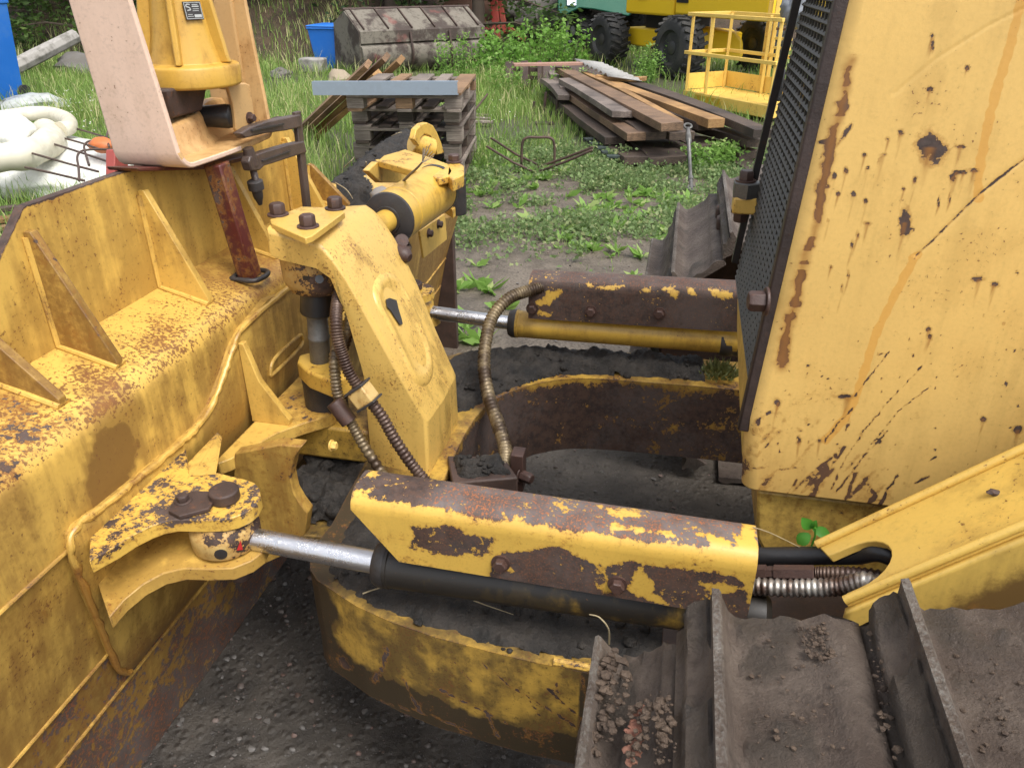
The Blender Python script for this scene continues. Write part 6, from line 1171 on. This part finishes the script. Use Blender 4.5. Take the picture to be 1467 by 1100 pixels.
red = thing('red_implement', PZ(705, 62, 0), 'red framed implement with a brown curved plate behind the bucket', 'implement')
mb = MB(); P = [PD(a, b, 16.6) for a, b in ((628, 14), (648, -12), (730, -30), (724, 14), (712, 28), (690, 32), (676, 22), (655, 12))]; mb.prism(P, (0, .12, 0)); mb.build('mouldboard', M['brownp'], red, bevel=.03)
for P, w_ in ((((706, -20), (712, 60)), .16), (((712, -20), (724, 48)), .1), (((691, 26), (690, 50)), .10), (((690, 50), (722, 36)), .09), (((724, 36), (752, 58)), .08)): mb = MB(); mb.bar(PD(*P[0], 16.2), PD(*P[1], 16.2), w_, .1, (0, 1, 0)); mb.build('arm', M['redp'], red, bevel=.01)
mb = MB(); mb.hexa([PD(a, b, t) for t in (16.3, 16.9) for a, b in ((688, 38), (702, 38), (702, 52), (688, 52))]); mb.build('mount', M['redp'], red)
for k, (a, b, s_, lb) in enumerate(((760, 30, .42, 'dark rock pile stone behind the shrubs left'), (785, 22, .5, 'dark rock pile stone behind the shrubs middle'), (770, 8, .45, 'grey rock high on the pile behind the shrubs'), (742, 14, .4, 'grey rock left on the pile behind the red arm'), (800, 36, .35, 'rock pile stone beside the green machine'))):
    mb = MB(); c = PD(a, b, 17.5 + k * .2); mb.blob(c, (s_, s_ * .8, s_ * .7), k + 20, .35, 3); single(mb, 'boulder', M['rock'], lb, 'rock', 'boulders piled behind the shrubs', smooth=40)
# work platform basket
bs = thing('work_basket', PZ(1045, 170, 0), 'yellow railed work platform basket standing by the lumber pile', 'work basket')
FL, FR = PZ(976, 150, 0), PZ(1100, 176, 0); f_ = (FR - FL).normalized(); n_ = V((-f_.y, f_.x, 0)); Wb = (FR - FL).length; Db = .72; Hb = 1.12
def B3(u, d, z): return FL + f_ * u + n_ * d + V((0, 0, z))
mb = MB(); mb.hexa([B3(0, 0, .04), B3(Wb, 0, .04), B3(Wb, Db, .04), B3(0, Db, .04), B3(0, 0, .19), B3(Wb, 0, .19), B3(Wb, Db, .19), B3(0, Db, .19)]); fl_ = mb.build('floor_tray', M['basketyel'], bs, bevel=.01)
mb = MB(); mb.hexa([B3(.25, -.004, .07), B3(.75, -.004, .07), B3(.75, -.001, .07), B3(.25, -.001, .07), B3(.25, -.004, .16), B3(.75, -.004, .16), B3(.75, -.001, .16), B3(.25, -.001, .16)]); mb.build('decal', plain('yellow_decal', (.55, .34, .02), .4), fl_)
for a, b in ((B3(.02, Db, .30), B3(Wb, Db, .30)), (B3(0.02, .02, .30), B3(0.02, Db, .30))): m = MB(); m.bar(a, b, .015, .2); m.build('kick_plate', M['basketyel'], bs)
for u, d in ((.03, .03), (.42, .03), (Wb - .05, .03), (.03, Db - .03), (.75, Db - .03), (Wb - .05, Db - .03), (.03, .36)): m = MB(); m.bar(B3(u, d, .19), B3(u, d, Hb), .04, .04, (0, 1, 0)); m.build('post', M['basketyel'], bs, bevel=.004)
for z in (.66, Hb):
    for p, q in ((B3(-.03, -.0, z), B3(Wb, 0, z)), (B3(-.03, 0, z), B3(-.03, Db, z)), (B3(-.03, Db, z), B3(Wb, Db, z))): m = MB(); m.bar(p, q, .042, .042); m.build('rail', M['basketyel'], bs, bevel=.004)
for u in (.62, .74): m = MB(); m.bar(B3(u, Db + .06, .1), B3(u, Db + .06, 1.6), .05, .08, (0, 1, 0)); m.build('mast', M['basketyel'], bs, bevel=.005)
for z in (.75, .86, .97, 1.08): m = MB(); m.bar(B3(.85, Db, z), B3(1.1, Db, z), .05, .03); m.build('rung', M['brownp'] if z > .9 else M['basketyel'], bs)
m = MB(); m.box(B3(Wb - .02, .1, .42), (.10, .12, .36)); m.build('control_box', M['rubber'], bs, bevel=.02)
mb = MB(); mb.blob(B3(Wb - .12, .3, 1.22), (.17, .17, .20), 5, .3, 4); single(mb, 'plastic_bag', plain('grey_film', (.15, .16, .18), .3, .3, .01, 18, dirt=.1), 'grey plastic bag draped over the basket rail', 'bag', smooth=70)
# ---------------------------------------------------------------- camera, sky, sun
cam = bpy.data.cameras.new('camera'); co = bpy.data.objects.new('camera', cam); COL.objects.link(co); sc.camera = co
co.location = (0, 0, EYE); co.rotation_euler = (math.pi / 2 - PITCH, 0, YAW)
cam.sensor_width = 36; cam.sensor_fit = 'HORIZONTAL'; cam.lens = 36 * FPX / 1467; cam.clip_start = .02; cam.clip_end = 2000
w = bpy.data.worlds.new('World'); sc.world = w; w.use_nodes = True; nt = w.node_tree; nt.nodes.clear()
sky = nt.nodes.new('ShaderNodeTexSky'); sky.sky_type = 'NISHITA'; sky.sun_disc = False; SE, SR = math.radians(60), math.radians(128)
sky.sun_elevation = SE; sky.sun_rotation = SR; sky.air_density = 1.0; sky.dust_density = 3.0; sky.ozone_density = 1.0
hs = nt.nodes.new('ShaderNodeHueSaturation'); hs.inputs['Saturation'].default_value = .30
bg = nt.nodes.new('ShaderNodeBackground'); bg.inputs[1].default_value = .15; ow = nt.nodes.new('ShaderNodeOutputWorld')
nt.links.new(sky.outputs[0], hs.inputs['Color']); nt.links.new(hs.outputs[0], bg.inputs[0]); nt.links.new(bg.outputs[0], ow.inputs[0])
sl_ = bpy.data.lights.new('sun', 'SUN'); so = bpy.data.objects.new('sun', sl_); COL.objects.link(so); sl_.energy = 1.3; sl_.angle = math.radians(26); sl_.color = (1, .97, .92)
d = V((math.sin(SR) * math.cos(SE), math.cos(SR) * math.cos(SE), math.sin(SE))); so.rotation_euler = d.to_track_quat('Z', 'Y').to_euler(); so.location = d * 20
sc.view_settings.view_transform = 'Standard'; sc.view_settings.look = 'None'; sc.view_settings.gamma = 1; sc.view_settings.use_curve_mapping = False
sc.view_settings.exposure = EXPO
